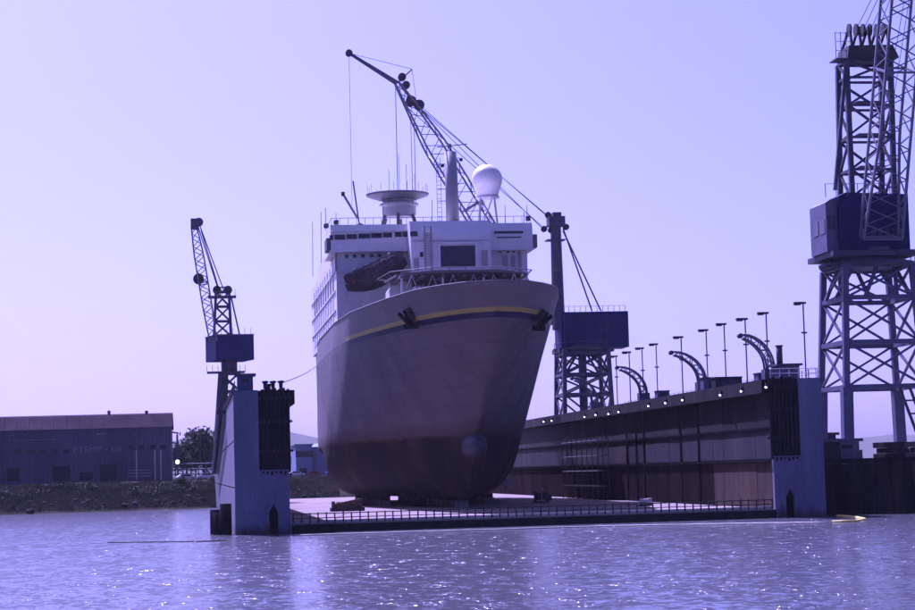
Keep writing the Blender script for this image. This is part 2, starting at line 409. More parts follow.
# ------------------------------------------------------------------ floating dry dock
XL, XR, Y0, Y1, WW, HT, DZ = 4.0, 65.6, 204.0, 412.0, 5.5, 14.5, .95
XI0, XI1 = XL+WW, XR-WW; XC = (XI0+XI1)/2
dock = root('floating_dry_dock', (XC, Y0, 0), 'long blue and rusty floating dry dock with two wing walls, open at its railed end', 'dry dock')
pont = part('pontoon_deck', MB().box(XI0+.02, XI1-.02, Y0-.6, Y1, -.6, DZ), 'dock_deck', dock)
cbox('pontoon_end_plate', XI0+.1, XI1-.1, Y0-.75, Y0-.602, -.6, DZ-.15, 'timber_dark', dock)
def wing(s):
    """s=-1 left wall, +1 right wall"""
    xo = XL if s < 0 else XR; xi = XI0 if s < 0 else XI1       # outer and inner faces
    X = lambda a: (xo - s*a)                                     # a metres inward from the outer face
    def bx(a0, a1, *r): x0, x1 = sorted((X(a0), X(a1))); return (x0, x1)+r
    wall = part('wing_wall', MB().box(*bx(.25, WW-.25, Y0+.6, Y1, -.6, HT-.25)), 'dock_wall', dock)
    cbox('wall_top', *bx(-.15, WW+.15, Y0+.3, Y1, HT-.25+.003, HT), 'dock_wall', wall)
    # end face: lower plate with a pointed doorway notch, tall outer column plate, dark recess with timbers
    na, nb = WW-2.1, WW-1.2
    pts = [(0, -.4), (na, -.4), (na, 2.1), ((na+nb)/2, 3.0), (nb, 2.1), (nb, -.4), (WW, -.4), (WW, 6.3), (0, 6.3)]
    part('end_plate', MB().prism([(X(a), z) for a, z in pts], Y0, Y0+.597), 'dock_blue', wall)
    cbox('doorway', *bx(na-.1, nb+.1, Y0+.45, Y0+.59, -.2, 3.1), 'dark_void', wall)
    part('column_plate', MB().prism([(X(a), z) for a, z in ((0, 6.304), (2.5, 6.304), (2.5, HT+.05), (0, HT+.05))], Y0+.02, Y0+.597), 'dock_blue', wall)
    for a in (1.25, 2.5, WW-.6): cbox('joint_strip', *bx(a-.04, a+.04, Y0-.03, Y0-.002, 3.2, 6.25), 'dock_blue', wall)
    for z in (8.9, 11.7): cbox('joint_strip', *bx(.05, 2.45, Y0-.012, Y0+.018, z, z+.09), 'dock_blue', wall)
    cbox('rubbing_bar', *bx(.0, WW, Y0-.06, Y0-.003, 6.3, 6.42), 'dock_blue', wall)
    cbox('recess', *bx(2.5, WW, Y0+.4, Y0+.597, 6.31, HT-.3), 'timber_dark', wall)
    for i in range(7):
        a = 2.78+i*.44
        cbox('fender_timber', *bx(a, a+.27, Y0-.05+.04*(i % 2), Y0+.395, 6.1-.1*(i % 3), HT+.1+.12*(i % 2)), 'timber_dark', wall)
    for z in (8.2, 11.2, 13.6):
        cbox('fender_waler', *bx(2.6, WW+.45, Y0+.25, Y0+.39, z, z+.25), 'black_iron', wall)
    # inner face: rows of plates with recessed joints, ledges between the rows
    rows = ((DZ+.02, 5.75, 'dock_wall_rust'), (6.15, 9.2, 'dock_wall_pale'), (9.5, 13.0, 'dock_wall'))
    y = Y0+.62; k = 0; rw = random.Random(11)
    while y < 300:
        pw = rw.uniform(4.2, 7.6)
        for ri, (z0, z1, m) in enumerate(rows):
            th = .25+.03*((k*7+ri*3) % 4)/3
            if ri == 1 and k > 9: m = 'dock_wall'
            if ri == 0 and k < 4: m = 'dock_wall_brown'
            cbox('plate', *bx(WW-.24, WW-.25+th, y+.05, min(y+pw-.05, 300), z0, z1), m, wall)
        if rw.random() < .45: cbox('rib', *bx(WW-.24, WW+.22, y-.02, y+.045, DZ+.01, 13.0), 'dock_wall', wall)
        y += pw; k += 1
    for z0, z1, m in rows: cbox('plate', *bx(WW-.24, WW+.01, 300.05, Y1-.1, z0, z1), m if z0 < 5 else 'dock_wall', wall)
    cbox('ledge', *bx(WW-.24, WW+.3, Y0+.7, Y1-.1, 5.85, 6.05), 'timber_dark', wall)
    cbox('ledge', *bx(WW-.24, WW+.2, Y0+.7, Y1-.1, 9.28, 9.42), 'timber_dark', wall)
    cbox('fascia', *bx(WW-.24, WW+.75, Y0+.7, Y1-.1, 13.1, HT+.01), 'dock_wall', wall)
    # outer face plates
    y = Y0+.62; k = 0
    while y < Y1-5:
        L = min(16, Y1-.1-y)
        for z0, z1 in ((-.3, 4.6), (4.75, 9.4), (9.55, HT-.3)):
            cbox('plate', *bx(.0, .24, y+.08, y+L-.08, z0, z1), 'dock_blue_side', wall)
        y += L; k += 1
    return wall
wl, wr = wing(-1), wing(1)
# floodlights hung under the right fascia
for px, py in ((768, 386), (743, 390), (722, 394), (684, 399), (667, 402), (650, 405), (620, 411), (610, 413), (597, 414), (586, 416), (553, 420), (545, 421)):
    p = at(px, py, X=XI1-.75)
    fl = part('floodlight', MB().box(XI1-1.02, XI1-.755, p.y-.22, p.y+.22, p.z-.1, p.z+.32), 'black_iron', wr)
    part('lens', MB().lathe((XI1-1.0, p.y-.05, p.z-.12), [(.04, -.12), (.09, -.08), (.115, 0), (.09, .06)], 10), 'lamp_lit', fl, True)
# front kerb and railing
cbox('kerb', XI0+.3, XI1-.5, Y0-.35, Y0-.1, DZ+.002, DZ+.28, 'kerb_pale', dock)
rail = part('railing', MB().tube([(XI0+.3, Y0-.5, DZ+.95), (XI1-.5, Y0-.5, DZ+.95)], .055, 6), 'black_iron', dock)
part('middle_rail', MB().tube([(XI0+.3, Y0-.5, DZ+.5), (XI1-.5, Y0-.5, DZ+.5)], .05, 6), 'black_iron', dock)
n = 60
for i in range(n):
    x = XI0+.3+(XI1-XI0-.8)*i/(n-1)
    beam('post', (x, Y0-.5, DZ-.25), (x+random.uniform(-.04, .04), Y0-.5, DZ+1.02+random.uniform(-.03, .1)), .13, 'black_iron', rail)
# hut and clutter on the wing walls
def hut(name, x0, x1, y0, y1, z0, z1, label, chim=None):
    t = root(name, ((x0+x1)/2, y0, z0), label, 'hut')
    cbox('wall', x0, x1, y0, y1, z0, z1, 'crane_pale', t)
    cbox('roof', x0-.3, x1+.3, y0-.3, y1+.3, z1+.002, z1+.22, 'crane_dark', t)
    cbox('window', (x0+x1)/2-.35, (x0+x1)/2+.35, y0-.03, y0-.002, z0+1.0, z1-.3, 'glass_dark', t)
    if chim:
        part('chimney', MB().tube([(chim, y0+.8, z1+.2), (chim, y0+.8, z1+2.1)], .33, 10), 'crane_dark', t, True)
        part('chimney_cap', MB().tube([(chim, y0+.8, z1+2.1), (chim, y0+.8, z1+2.25)], .42, 10), 'crane_dark', t, True)
    return t
hut('control_hut', 4.5, 6.1, 206.5, 209, HT, HT+1.65, 'small flat roofed hut on the wing wall beside the grassy bank')
hut('control_hut', XR-3.7, XR-1.5, 206.5, 209.5, HT, HT+1.5, 'flat roofed hut with stubby dark chimney on the wing wall', XR-3.4)
def bollard(x, y, z):
    t = MB().lathe((x, y, z), [(.34, 0), (.34, .12), (.2, .16), (.2, .75), (.34, .85), (.34, 1.0), (.1, 1.06)], 10)
    return t
for i, (x, y) in enumerate(((7.3, 205.4), (8.1, 205.6), (8.9, 205.4), (7.9, 212))):
    single('mooring_bollard', bollard(x, y, HT), 'black_iron', 'black iron mooring bollard on top of the wing wall beside the small hut', 'bollard', (x, y, HT), 'bollards on the wing wall', True)
# wing wall top railings
def top_rail(x, y0, y1, label, posts):
    t = root('handrail', (x, y0, HT), label, 'railing')
    for dz in (.55, 1.05): beam('rail', (x, y0, HT+dz), (x, y1, HT+dz), .05, 'rail_grey', t, rnd=True)
    for i in range(posts):
        y = y0+(y1-y0)*i/(posts-1); beam('post', (x, y, HT), (x, y, HT+1.08), .06, 'rail_grey', t)
top_rail(XR-.2, Y0+1, 300, 'thin handrail along the outer top edge of the rusty wing wall', 40)
top_rail(XL+.2, Y0+1, 300, 'thin handrail along the top of the wing wall beside the bank', 40)
tr = root('handrail', (XR-2.8, Y0+.5, HT), 'pale short handrail across the end of the wing wall by the chimney hut', 'railing')
for dz in (.6, 1.1): beam('rail', (XR-5.3, Y0+.5, HT+dz), (XR-.2, Y0+.5, HT+dz), .07, 'pale_steel', tr, rnd=True)
for i in range(6): beam('post', (XR-5.3+i*1.02, Y0+.5, HT), (XR-5.3+i*1.02, Y0+.5, HT+1.12), .07, 'pale_steel', tr)
# winch houses and boxes on the right wall
for j, (px, y, wdt, hgt, lab) in enumerate(((706, 236, 2.4, 1.6, 'grey machinery box between the lamp posts on the rusty wing wall'), (727, 229, 3.2, 1.3, 'long low pale equipment box on the rusty wing wall'), (660, 262, 1.6, 1.1, 'small machinery box low on the rusty wing wall near the arched davits'), (752, 214, 1.5, 1.0, 'small box next to the foot of the largest arched davit'))):
    x = 62.2
    t = root('equipment_box', (x, y, HT), lab, 'box')
    cbox('body', x-wdt/2, x+wdt/2, y-.9, y+.9, HT, HT+hgt, ('crane_pale', 'warehouse_roof')[j == 1], t)
    cbox('lid', x-wdt/2-.08, x+wdt/2+.08, y-.98, y+.98, HT+hgt+.002, HT+hgt+.12, 'crane_dark', t)
    cbox('panel', x-wdt/4, x+wdt/4, y-.93, y-.902, HT+.25, HT+hgt-.2, 'crane_dark', t)

# lamp posts
def lamp_post(x, y, h, label, group):
    t = root('lamp_post', (x, y, HT), label, 'lamp post', group)
    beam('pole', (x, y, HT), (x, y, HT+h), .16, 'rail_grey', t, rnd=True)
    part('base_plate', MB().box(x-.25, x+.25, y-.25, y+.25, HT, HT+.15), 'rail_grey', t)
    hd = part('lamp_head', MB().box(x-1.0, x+.25, y-.28, y+.28, HT+h, HT+h+.22).box(x-.95, x-.3, y-.24, y+.24, HT+h-.1, HT+h), 'black_iron', t)
    part('lens', MB().box(x-.9, x-.35, y-.2, y+.2, HT+h-.14, HT+h-.102), 'pale_steel', hd)
    if h > 7: beam('bracket', (x-.3, y, HT+h*.62), (x+.3, y, HT+h*.62), .18, 'rail_grey', t)
    return t
LG = 'lamp posts along the rusty wing wall'
LL = 'tall thin lamp post with flat head on the rusty wing wall'
ORD = iter(('first', 'second', 'third', 'fourth', 'fifth', 'sixth', 'seventh', 'eighth'))
for px, pt_, xw, lab in ((803, 304, 64.6, 'tall lamp post rising behind the chimney hut on the wing wall'), (766, 314, 64.9, LL), (745, 320, 61.2, 'lamp post on the wall edge just behind the tip of the largest arched davit'),
        (724, 325, 64.9, LL), (706, 331, 64.9, LL), (681, 338, 61.2, LL), (656, 345, 64.9, LL), (642, 349, 64.9, LL), (629, 353, 61.2, LL), (616, 357, 64.9, LL)):
    p = at(px, pt_, X=xw); y = max(p.y, 207); p = at(px, pt_, Y=y)
    lamp_post(max(60.6, min(65.2, p.x)), y, max(5, p.z-HT), 'thin flat-headed lamp post, %s beyond the chimney hut lamp on the rusty wing wall' % next(ORD) if lab == LL else lab, LG)

# arched lattice davits
def davit(px_base, px_tip, label):
    xb = 62.4; pb = at(px_base, 380, X=xb); y = pb.y; s = y/212
    t = root('arched_davit', (xb, y, HT), label, 'davit')
    cbox('pedestal', xb-.75, xb+.75, y-.7, y+.7, HT, HT+1.4, 'crane_pale', t)
    tip = at(*px_tip, Y=y)
    dx = xb-tip.x; dz = tip.z-(HT+1.4)
    o1, o2 = [], []
    for k in range(9):
        a = k/8*math.pi/2*.96
        o1.append(Vector((xb+.45-(dx+.45)*(1-math.cos(a)), y, HT+1.4+(dz+.05)*math.sin(a))))
        o2.append(Vector((xb-.45-(dx-.6)*(1-math.cos(a)), y, HT+1.4+(dz-.35-.7*math.sin(a*2)*.5)*math.sin(a))))
    for off in (-.45, .45):
        for nm, o_ in (('outer_chord', o1), ('inner_chord', o2)):
            part(nm, MB().tube([p+Vector((0, off, 0)) for p in o_], .12, 6), 'lattice_grey', t, True)
        for k in range(8):
            a, b2 = (o1[k], o2[k+1]) if k % 2 else (o2[k], o1[k+1])
            beam('brace', a+Vector((0, off, 0)), b2+Vector((0, off, 0)), .1, 'lattice_grey', t)
    for k in range(1, 9): beam('crosspiece', o1[k]+Vector((0, -.45, 0)), o1[k]+Vector((0, .45, 0)), .1, 'lattice_grey', t)
    part('tip_sheave', MB().tube([tip+Vector((0, -.3, -.1)), tip+Vector((0, .3, -.1))], .28, 10), 'crane_dark', t)
davit(770, (740, 335), 'largest arched lattice davit curving over the dock, next to the chimney hut')
davit(702, (671, 352), 'middle arched lattice davit curving over the dock from the rusty wing wall')
davit(643, (617, 367), 'smaller arched lattice davit farther along the rusty wing wall')
davit(594, (572, 378), 'smallest arched lattice davit beyond the others, under the crane house')

# corner fender of the left wall, and a stairway on its outer face
t = root('corner_fender', (3.3, 205.2, 0), 'dark rubber fender cluster on the outer corner of the pale blue wing wall', 'fender')
for i, (dx, dy, z0, z1) in enumerate(((-.3, .4, -.3, 2.6), (-.9, 1.6, -.3, 2.2), (-.2, 3.0, -.3, 3.1), (-1.2, 4.2, -.3, 2.5))):
    part('fender_roll', MB().tube([(3.3+dx, 205+dy, z0), (3.3+dx, 205+dy, z1)], .6, 12), 'timber_dark', t, True)
for z in (.8, 1.8): beam('chain', (2.6, 205.2, z), (2.2, 209.8, z), .18, 'black_iron', t, rnd=True)
t = root('outside_stairway', (3.2, 300, 6), 'dark steel stairway slanting up the outer side of the wing wall by the bank', 'stairs')
for dx in (-.9, -.1):
    beam('stringer', (XL+dx-.1, 345, 6.5), (XL+dx-.1, 250, 13.8), .35, 'crane_dark', t)
    beam('handrail', (XL+dx-.1, 345, 7.7), (XL+dx-.1, 250, 15.0), .12, 'crane_dark', t)
for i in range(24):
    q = lerp((XL-.6, 345, 6.6), (XL-.6, 250, 13.9), i/23); beam('tread', q+Vector((-.4, 0, 0)), q+Vector((.4, 0, 0)), .5, 'crane_dark', t, .12)

# ------------------------------------------------------------------ the ship
SHY0 = 224.0
ship = root('ship', (XC, 285, 2.4), 'large white passenger ship with flared bow, yellow and blue stripe, standing in the dry dock', 'ship')
TOPT = ((0, .03, .1, .19, .36, .53, .71, 1), (0, .25, .455, .60, .735, .845, .945, 1))
WLT = ((0, .05, .12, .25, .5, .75, 1), (0, .07, .17, .36, .70, .92, 1))
def stem(z): return interp(z, (2.4, 4, 7, 10, 13, 18, 23.8, 27.3), (256, 251.5, 248.5, 246.5, 241, 233, 226.2, 223.9))
def shoulder(z): return interp(z, (2.4, 10, 27.3), (318, 310, 284))
def bmax(z): return interp(z, (2.4, 2.65, 3.2, 4.2, 6, 8, 11, 27.3), (9.6, 10.6, 11.7, 12.8, 13.8, 14.3, 14.6, 14.6))
def hb(z, t):
    wgt = max(0, min(1, (z-9)/(27.3-9)))**1.25
    return bmax(z)*(interp(t, *WLT)*(1-wgt)+interp(t, *TOPT)*wgt)
BT = [0, .012, .03, .055, .085, .12, .16, .205, .255, .31, .37, .43, .49, .56, .63, .7, .78, .86, .93, 1]
def hull_pts(z):
    ys, ye = stem(z), shoulder(z); P = [(hb(z, t), ys+(ye-ys)*t) for t in BT]
    for k in range(1, 13):
        y = ye+(352-ye)*k/12
        P.append((bmax(z)*interp(y, (318, 340, 352), (1, .96, .9))*(1 if z > 9 else interp(y, (320, 352), (1, .35+.06*z))), y))
    return P
def smooth_interp_levels():
    lv = [2.4, 2.65, 2.9, 3.2, 3.6, 4.2, 5, 6, 7, 8, 9, 9.9, 10.3, 11, 12, 13, 14.2, 15.5, 17, 18.5, 20, 21.5, 22.6, 23.3, 23.95, 24.45, 25.4, 26.4, 27.3]
    return lv
LV = smooth_interp_levels()
me = bpy.data.meshes.new('hull'); V = []; F = []; MI = []
ofs = Vector((XC, 285, 2.4)); nP = len(hull_pts(10))
for s in (-1, 1):
    for z in LV:
        for (b_, y) in hull_pts(z): V.append((s*b_, y-ofs.y, z-ofs.z))
def midx(z): return 1 if z < 23.2 else 3 if z < 23.9 else 2 if z < 24.4 else 0
nL = len(LV)
for si in (0, 1):
    for k in range(nL-1):
        for j in range(nP-1):
            a = si*nL*nP+k*nP+j; q = (a, a+1, a+nP+1, a+nP)
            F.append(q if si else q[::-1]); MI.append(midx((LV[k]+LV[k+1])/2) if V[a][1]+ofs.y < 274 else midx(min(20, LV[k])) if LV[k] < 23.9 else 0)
for k in range(nL-1):      # transom
    a, b2 = k*nP+nP-1, nL*nP+k*nP+nP-1; F.append((a, b2, b2+nP, a+nP)); MI.append(midx((LV[k]+LV[k+1])/2))
for j in range(nP-1):      # bottom
    a, b2 = j, nL*nP+j; F.append((a, a+1, b2+1, b2)); MI.append(4)
me.from_pydata(V, [], F)
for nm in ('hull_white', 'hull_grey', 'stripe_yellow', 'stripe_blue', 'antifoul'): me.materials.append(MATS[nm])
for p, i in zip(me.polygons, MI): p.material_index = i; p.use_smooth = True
bm = bmesh.new(); bm.from_mesh(me); bmesh.ops.remove_doubles(bm, verts=bm.verts, dist=.003); bmesh.ops.recalc_face_normals(bm, faces=bm.faces); bm.to_mesh(me); bm.free()
hull = bpy.data.objects.new('hull', me); col.objects.link(hull); hull.parent = ship
# foredeck inside the bulwark, and the cap rail
dp = hull_pts(26.2); o_ = [(XC-b_*.985, y+.3) for b_, y in dp]+[(XC+b_*.985, y+.3) for b_, y in dp[::-1]]
o_[nP-1] = (o_[nP-1][0], 351.8); o_[nP] = (o_[nP][0], 351.8)
part('foredeck', MB().prism(o_, 26.0, 26.15, 'z'), 'hull_grey', ship)
tp = hull_pts(27.3)
part('cap_rail', MB().tube([(XC-b_, y, 27.32) for b_, y in tp[:0:-1]]+[(XC+b_, y, 27.32) for b_, y in tp], .09, 6), 'hull_white', hull)
# bulbous bow
bb = MB(); prof = [(0.05, 243.4), (.6, 243.5), (.9, 243.9), (1.15, 244.7), (1.3, 246.5), (1.45, 250), (1.5, 256), (1.2, 264)]
base = []
for (r, y) in prof:
    for j in range(16):
        a = 2*math.pi*j/16; bb.v.append((XC+r*.9*math.cos(a), y, 8.9+r*1.15*math.sin(a)))
for i in range(len(prof)-1):
    for j in range(16): bb.f.append((i*16+j, i*16+(j+1) % 16, (i+1)*16+(j+1) % 16, (i+1)*16+j))
bb.f.append(tuple(range(16)))
part('bulbous_bow', bb, 'bulb_blue', hull, True)
# anchors in dark hawse pockets
def hull_point(px, py, z):
    """where the ray through the pixel meets the hull at height z: search the station"""
    best = None
    for s in (-1, 1):
        for k in range(400):
            t = k/400; y = stem(z)+(shoulder(z)-stem(z))*t; x = XC+s*hb(z, t)
            q = at(px, py, Y=y); e = abs(q.x-x)+.3*abs(q.z-z)
            if best is None or e < best[0]: best = (e, Vector((x, y, z)), s)
    return best[1], best[2]
for px, py in ((413, 318), (537, 319)):
    p = None; be = 9e9
    for zz in [22+.1*k for k in range(45)]:
        q, s = hull_point(px, py, zz); pr = at(px, py, Y=q.y); e = (pr-q).length
        if (s < 0) == (px < 490) and e < be: be = e; p = q; sg = s
    def surf(z, y):
        t = (y-stem(z))/(shoulder(z)-stem(z)); return Vector((XC+sg*hb(z, max(0, t)), y, z))
    e1 = surf(p.z, p.y+.5)-surf(p.z, p.y-.5); e2 = surf(p.z+.5, p.y)-surf(p.z-.5, p.y)
    out = e1.cross(e2).normalized()
    if out.x*sg < 0: out = -out
    side = Vector((0, 0, 1)).cross(out).normalized(); up = out.cross(side).normalized()
    if up.z < 0: up = -up
    side = Vector((-sg*.8, -.6, 0)); p = p+out*.7+Vector((0, -.25, 0))
    an = part('anchor', MB().bar(p+up*1.3, p-up*.9, .34, .34)
         .bar(p-up*.9, p+side*.9+up*.95, .42, .35).bar(p-up*.9, p-side*.9+up*.95, .42, .35)
         .bar(p-side*.9-up*.85, p+side*.9-up*.85, .6, .5), 'dark_void', hull)
    part('hawse_plate', MB().tube([p-out*.8+up*.5, p-out*.12+up*.5], .9, 12), 'black_iron', hull)

# superstructure
SF = 285.0
sup = part('superstructure', MB().box(XC-14.2, XC+13.6, SF, 346, 26.1, 37.6), 'ship_white', ship)
br = part('bridge', MB().prism([(SF-1.6, 37.6), (SF-1.6, 40.2), (SF-1.2, 41.3), (296, 41.3), (296, 37.6)], XC-15.0, XC+14.2, 'x'), 'ship_white', ship)
part('monkey_island', MB().box(XC-13.5, XC+13, 296.003, 340, 37.604, 40.6), 'ship_white', ship)
part('bridge_sill', MB().box(XC-15.15, XC+14.35, SF-1.85, 296.1, 37.35, 37.598), 'ship_white', br)
cbl, cbr = at(411, 250, Y=279).x, at(491, 250, Y=279).x
cen = part('centre_house', MB().prism([(279, 26.16), (279, 39.2), (280.2, 41.25), (SF-1.9, 41.25), (SF-1.9, 26.16)], cbl, cbr, 'x'), 'ship_white', ship)
def front_rect(name, x0, x1, y0, y1, Yp, m, parent, dep=.08):
    a = at(x0, y1, Y=Yp); b2 = at(x1, y0, Y=Yp)
    return part(name, MB().box(a.x, b2.x, Yp-dep, Yp-.003, a.z, b2.z), m, parent)
# dark cargo door in the centre house with frame
front_rect('cargo_door', 440, 475.5, 245.5, 267, 279, 'glass_dark', cen, .05)
for (x0, x1, y0, y1) in ((438, 440, 244, 268), (475.6, 478, 243.2, 268)): front_rect('door_frame', x0, x1, y0, y1, 279, 'ship_white', cen, .3)
front_rect('door_head', 438, 478, 242, 244.3, 279, 'ship_white', cen, .35)
# bridge windows
for (x0, x1) in ((329.5, 333), (334.5, 345), (346.5, 357), (358.5, 370), (371, 382), (383, 392), (395, 401.5), (402.5, 408), (410.2, 417.5)):
    mid = (x0+x1)/2; y = 235.6-(mid-373)*.045
    front_rect('window', x0, x1, y-2.4, y+2.6, SF-1.6 if x1 < 410 else 279, 'glass_dark', br)
front_rect('window', 494, 523, 231.0, 233.6, SF-1.6, 'glass_dark', br)
front_rect('window', 497, 521, 236.6, 238.0, SF-1.6, 'glass_dark', br)
for i, x in enumerate((346.5, 354.5, 363, 371.5, 379.5, 388)):
    front_rect('porthole', x-1.6, x+1.6, 254.6-i*.2, 258.0-i*.2, SF, 'glass_dark', sup)
for x in (500, 508, 514): front_rect('porthole', x-1.3, x+1.3, 250.5, 252.6, SF, 'glass_dark', sup)
front_rect('porthole', 420, 423, 252, 257, 279, 'glass_dark', cen)
# mouldings: shallow ledges on the front
front_rect('ledge', 328, 410, 247.0, 248.2, SF, 'ship_white', sup, .25)
front_rect('ledge', 329, 410, 272, 273.0, SF, 'ship_white', sup, .25)
for x in (424.5, 431): front_rect('ladder_stile', x, x+.6, 226, 270, 279, 'ship_mid', cen, .2)
for k in range(16): front_rect('ladder_rung', 424.6, 431.4, 227+k*2.7, 227.5+k*2.7, 279, 'ship_mid', cen, .16)
for x0, x1, y0, y1 in ((482, 487.5, 250, 267), (414, 419, 258, 271)): front_rect('door', x0, x1, y0, y1, 279, 'ship_mid', cen, .1)
for x in (335, 399, 519): front_rect('vent_pipe', x, x+1.6, 249, 271, SF, 'ship_mid', sup, .4)
front_rect('conduit', 412, 490, 240.3, 241.0, 279, 'ship_mid', cen, .15)
for x in (503, 511): front_rect('door', x, x+4.6, 255, 267, SF, 'ship_mid', sup, .1)
front_rect('window_visor', 329, 409, 231.0, 232.0, SF-1.6, 'ship_white', br, .4)
for i in range(12):
    a_ = XC-13+i*2.25
    if not cbl-1 < a_ < cbr+1: part('stiffener', MB().box(a_, a_+.09, SF-.12, SF-.003, 30.5, 37.3), 'ship_white', sup)
# left side of the superstructure: decks, tall windows, openings
XS = XC-14.2
for z in (29.2, 32.0, 34.8):
    part('side_deck', MB().box(XS-.18, XS-.003, 287, 345, z, z+.22), 'ship_white', sup)
for k in range(9):
    y = 292+k*5.6
    part('side_window', MB().box(XS-.06, XS-.003, y, y+2.6, 27.1, 28.9), 'glass_dark', sup)
    part('side_window', MB().box(XS-.06, XS-.003, y, y+2.6, 29.7, 31.6), 'glass_dark', sup)
    part('side_panel', MB().box(XS-.2, XS-.004, y-1.2, y-.7, 32.25, 34.78), 'ship_white', sup)
    part('side_window', MB().box(XS-.06, XS-.003, y+.2, y+2.4, 35.4, 36.4), 'glass_dark', sup)
# top railings of the bridge roof
rl = part('roof_rail', MB().tube([(XC-14.8, SF-1, 42.3), (XC+14, SF-1, 42.3)], .04, 6).tube([(XC-14.8, SF-1, 42.3), (XC-14.8, 296, 42.3)], .04, 6), 'rail_grey', ship)
for i in range(25): beam('post', (XC-14.8+i*1.2, SF-1, 41.3), (XC-14.8+i*1.2, SF-1, 42.32), .06, 'rail_grey', rl)
# helicopter platform with struts
HZ = 31.5; hc = (XC+.5, 266)
oct_ = [(hc[0]+9.9*math.cos(R(a))*(1.0), hc[1]+10.8*math.sin(R(a))) for a in (-150, -115, -65, -30, 20, 60, 120, 160)]
hp = part('platform', MB().prism(oct_, HZ, HZ+.3, 'z'), 'hull_grey', ship)
big = [(hc[0]+(x-hc[0])*1.10, hc[1]+(y-hc[1])*1.10) for x, y in oct_]
for i in range(8):
    a, b2 = oct_[i], oct_[(i+1) % 8]; c, d = big[i], big[(i+1) % 8]
    beam('net_edge', (*c, HZ+.55), (*d, HZ+.55), .12, 'hull_white', hp, rnd=True)
    for t in (.0, .25, .5, .75): 
        q0 = lerp((*a, HZ+.15), (*b2, HZ+.15), t); q1 = lerp((*c, HZ+.55), (*d, HZ+.55), t); beam('net_arm', q0, q1, .08, 'hull_white', hp)
for i in range(7):
    x = hc[0]-8.1+i*2.7
    beam('girder', (x, hc[1]-8.5, HZ-.3), (x, hc[1]+9, HZ-.3), .3, 'hull_grey', hp, .55)
for i in range(6):
    x = hc[0]-8.1+i*2.7
    for yy in (hc[1]-7.5, hc[1]+3):
        beam('strut', (x, yy, 27.9), (x+1.35, yy, HZ-.1), .18, 'ship_mid', hp, rnd=True); beam('strut', (x+2.7, yy, 27.9), (x+1.35, yy, HZ-.1), .18, 'ship_mid', hp, rnd=True)
        if i % 2 == 0: beam('column', (x, yy, 26.1), (x, yy, HZ-.02), .3, 'ship_white', hp, rnd=True)
    beam('tie', (x, hc[1]-7.5, 27.9), (x+2.7, hc[1]-7.5, 27.9), .18, 'pale_steel', hp, rnd=True)
# white deck house at the left under the platform
p0 = at(384, 297, Y=268); p1 = at(412, 277, Y=268)
dh = part('deck_house', MB().prism([(p0.x+.8, 26.17), (p1.x, 26.17), (p1.x, p1.z), (p0.x+2.2, p1.z), (p0.x+.8, p1.z-1.6)], 268, 274), 'ship_white', ship)
# roof gear: saucer platform
c = at(398, 216, Y=292); cz = at(398, 198, Y=292).z; rr = (at(430, 195, Y=292).x-at(367, 195, Y=292).x)/2
sa = part('radar_platform', MB().lathe((c.x, 292, cz), [(1.2, -.35), (rr*.6, -.3), (rr*.97, .3), (rr, .55), (rr*.55, .62), (.3, .66)], 28), 'rail_grey', ship)
part('drum', MB().lathe((c.x+.2, 292, cz-2.9), [(2.2, 0), (2.5, .3), (2.5, 1.5), (2.9, 1.7), (2.9, 2.0), (2.3, 2.1), (2.3, 2.56)], 20), 'ship_mid', sa)
for a in range(6):
    an_ = R(60*a+20); beam('leg', (c.x+.2+3.1*math.cos(an_), 292+3.1*math.sin(an_), 41.2), (c.x+.2+2.3*math.cos(an_), 292+2.3*math.sin(an_), cz-2.6), .42, 'hull_grey', sa)
for i in range(14):
    a = 2*math.pi*i/14; beam('stanchion', (c.x+rr*.95*math.cos(a), 292+rr*.95*math.sin(a), cz+.75), (c.x+rr*.95*math.cos(a), 292+rr*.95*math.sin(a), cz+1.9), .05, 'rail_grey', sa)
for dx, h in ((-1.2, 3.2), (.3, 5.5), (1.4, 4.0), (2.6, 2.6)): beam('antenna', (c.x+dx, 292, cz+1), (c.x+dx, 292, cz+1+h), .07, 'rail_grey', sa, rnd=True)
# mast
mp_ = at(453, 222, Y=283); mt = at(452, 152, Y=283)
ms = part('mast', MB().tube([(mp_.x, 283, 39.5), (mp_.x-.1, 283, mt.z)], 1.0, 16, .88), 'ship_mid', ship, True)
beam('topmast', (mp_.x-.1, 283, mt.z), (mp_.x-.1, 283, mt.z+1.2), .3, 'hull_grey', ms, rnd=True)
a, b2 = at(437, 147, Y=283), at(467, 144, Y=283); beam('crosstree', a, b2, .16, 'rail_grey', ms, rnd=True)
for px, py in ((458, 158), (445, 164), (444, 177), (444, 189), (444, 201)):
    q = at(px, py, Y=283); beam('bracket', (mp_.x-.1, 283, q.z), (q.x+(.3 if px > 452 else -.9), 283, q.z), .1, 'rail_grey', ms)
for dx in (-1.6, -2.2): beam('ladder_rail', (mp_.x+dx, 283, 41.2), (mp_.x+dx, 283, mt.z-.8), .06, 'rail_grey', ms)
for i in range(14): beam('rung', (mp_.x-2.2, 283, 41.6+i*.65), (mp_.x-1.6, 283, 41.6+i*.65), .05, 'rail_grey', ms)
for dx, py in ((.9, 160), (-.9, 166)):
    q = at(453, py, Y=283); part('lamp', MB().lathe((mp_.x+dx*1.5, 282.6, q.z), [(.1, -.25), (.25, -.2), (.25, .2), (.1, .25)], 8), 'black_iron', ms, True)
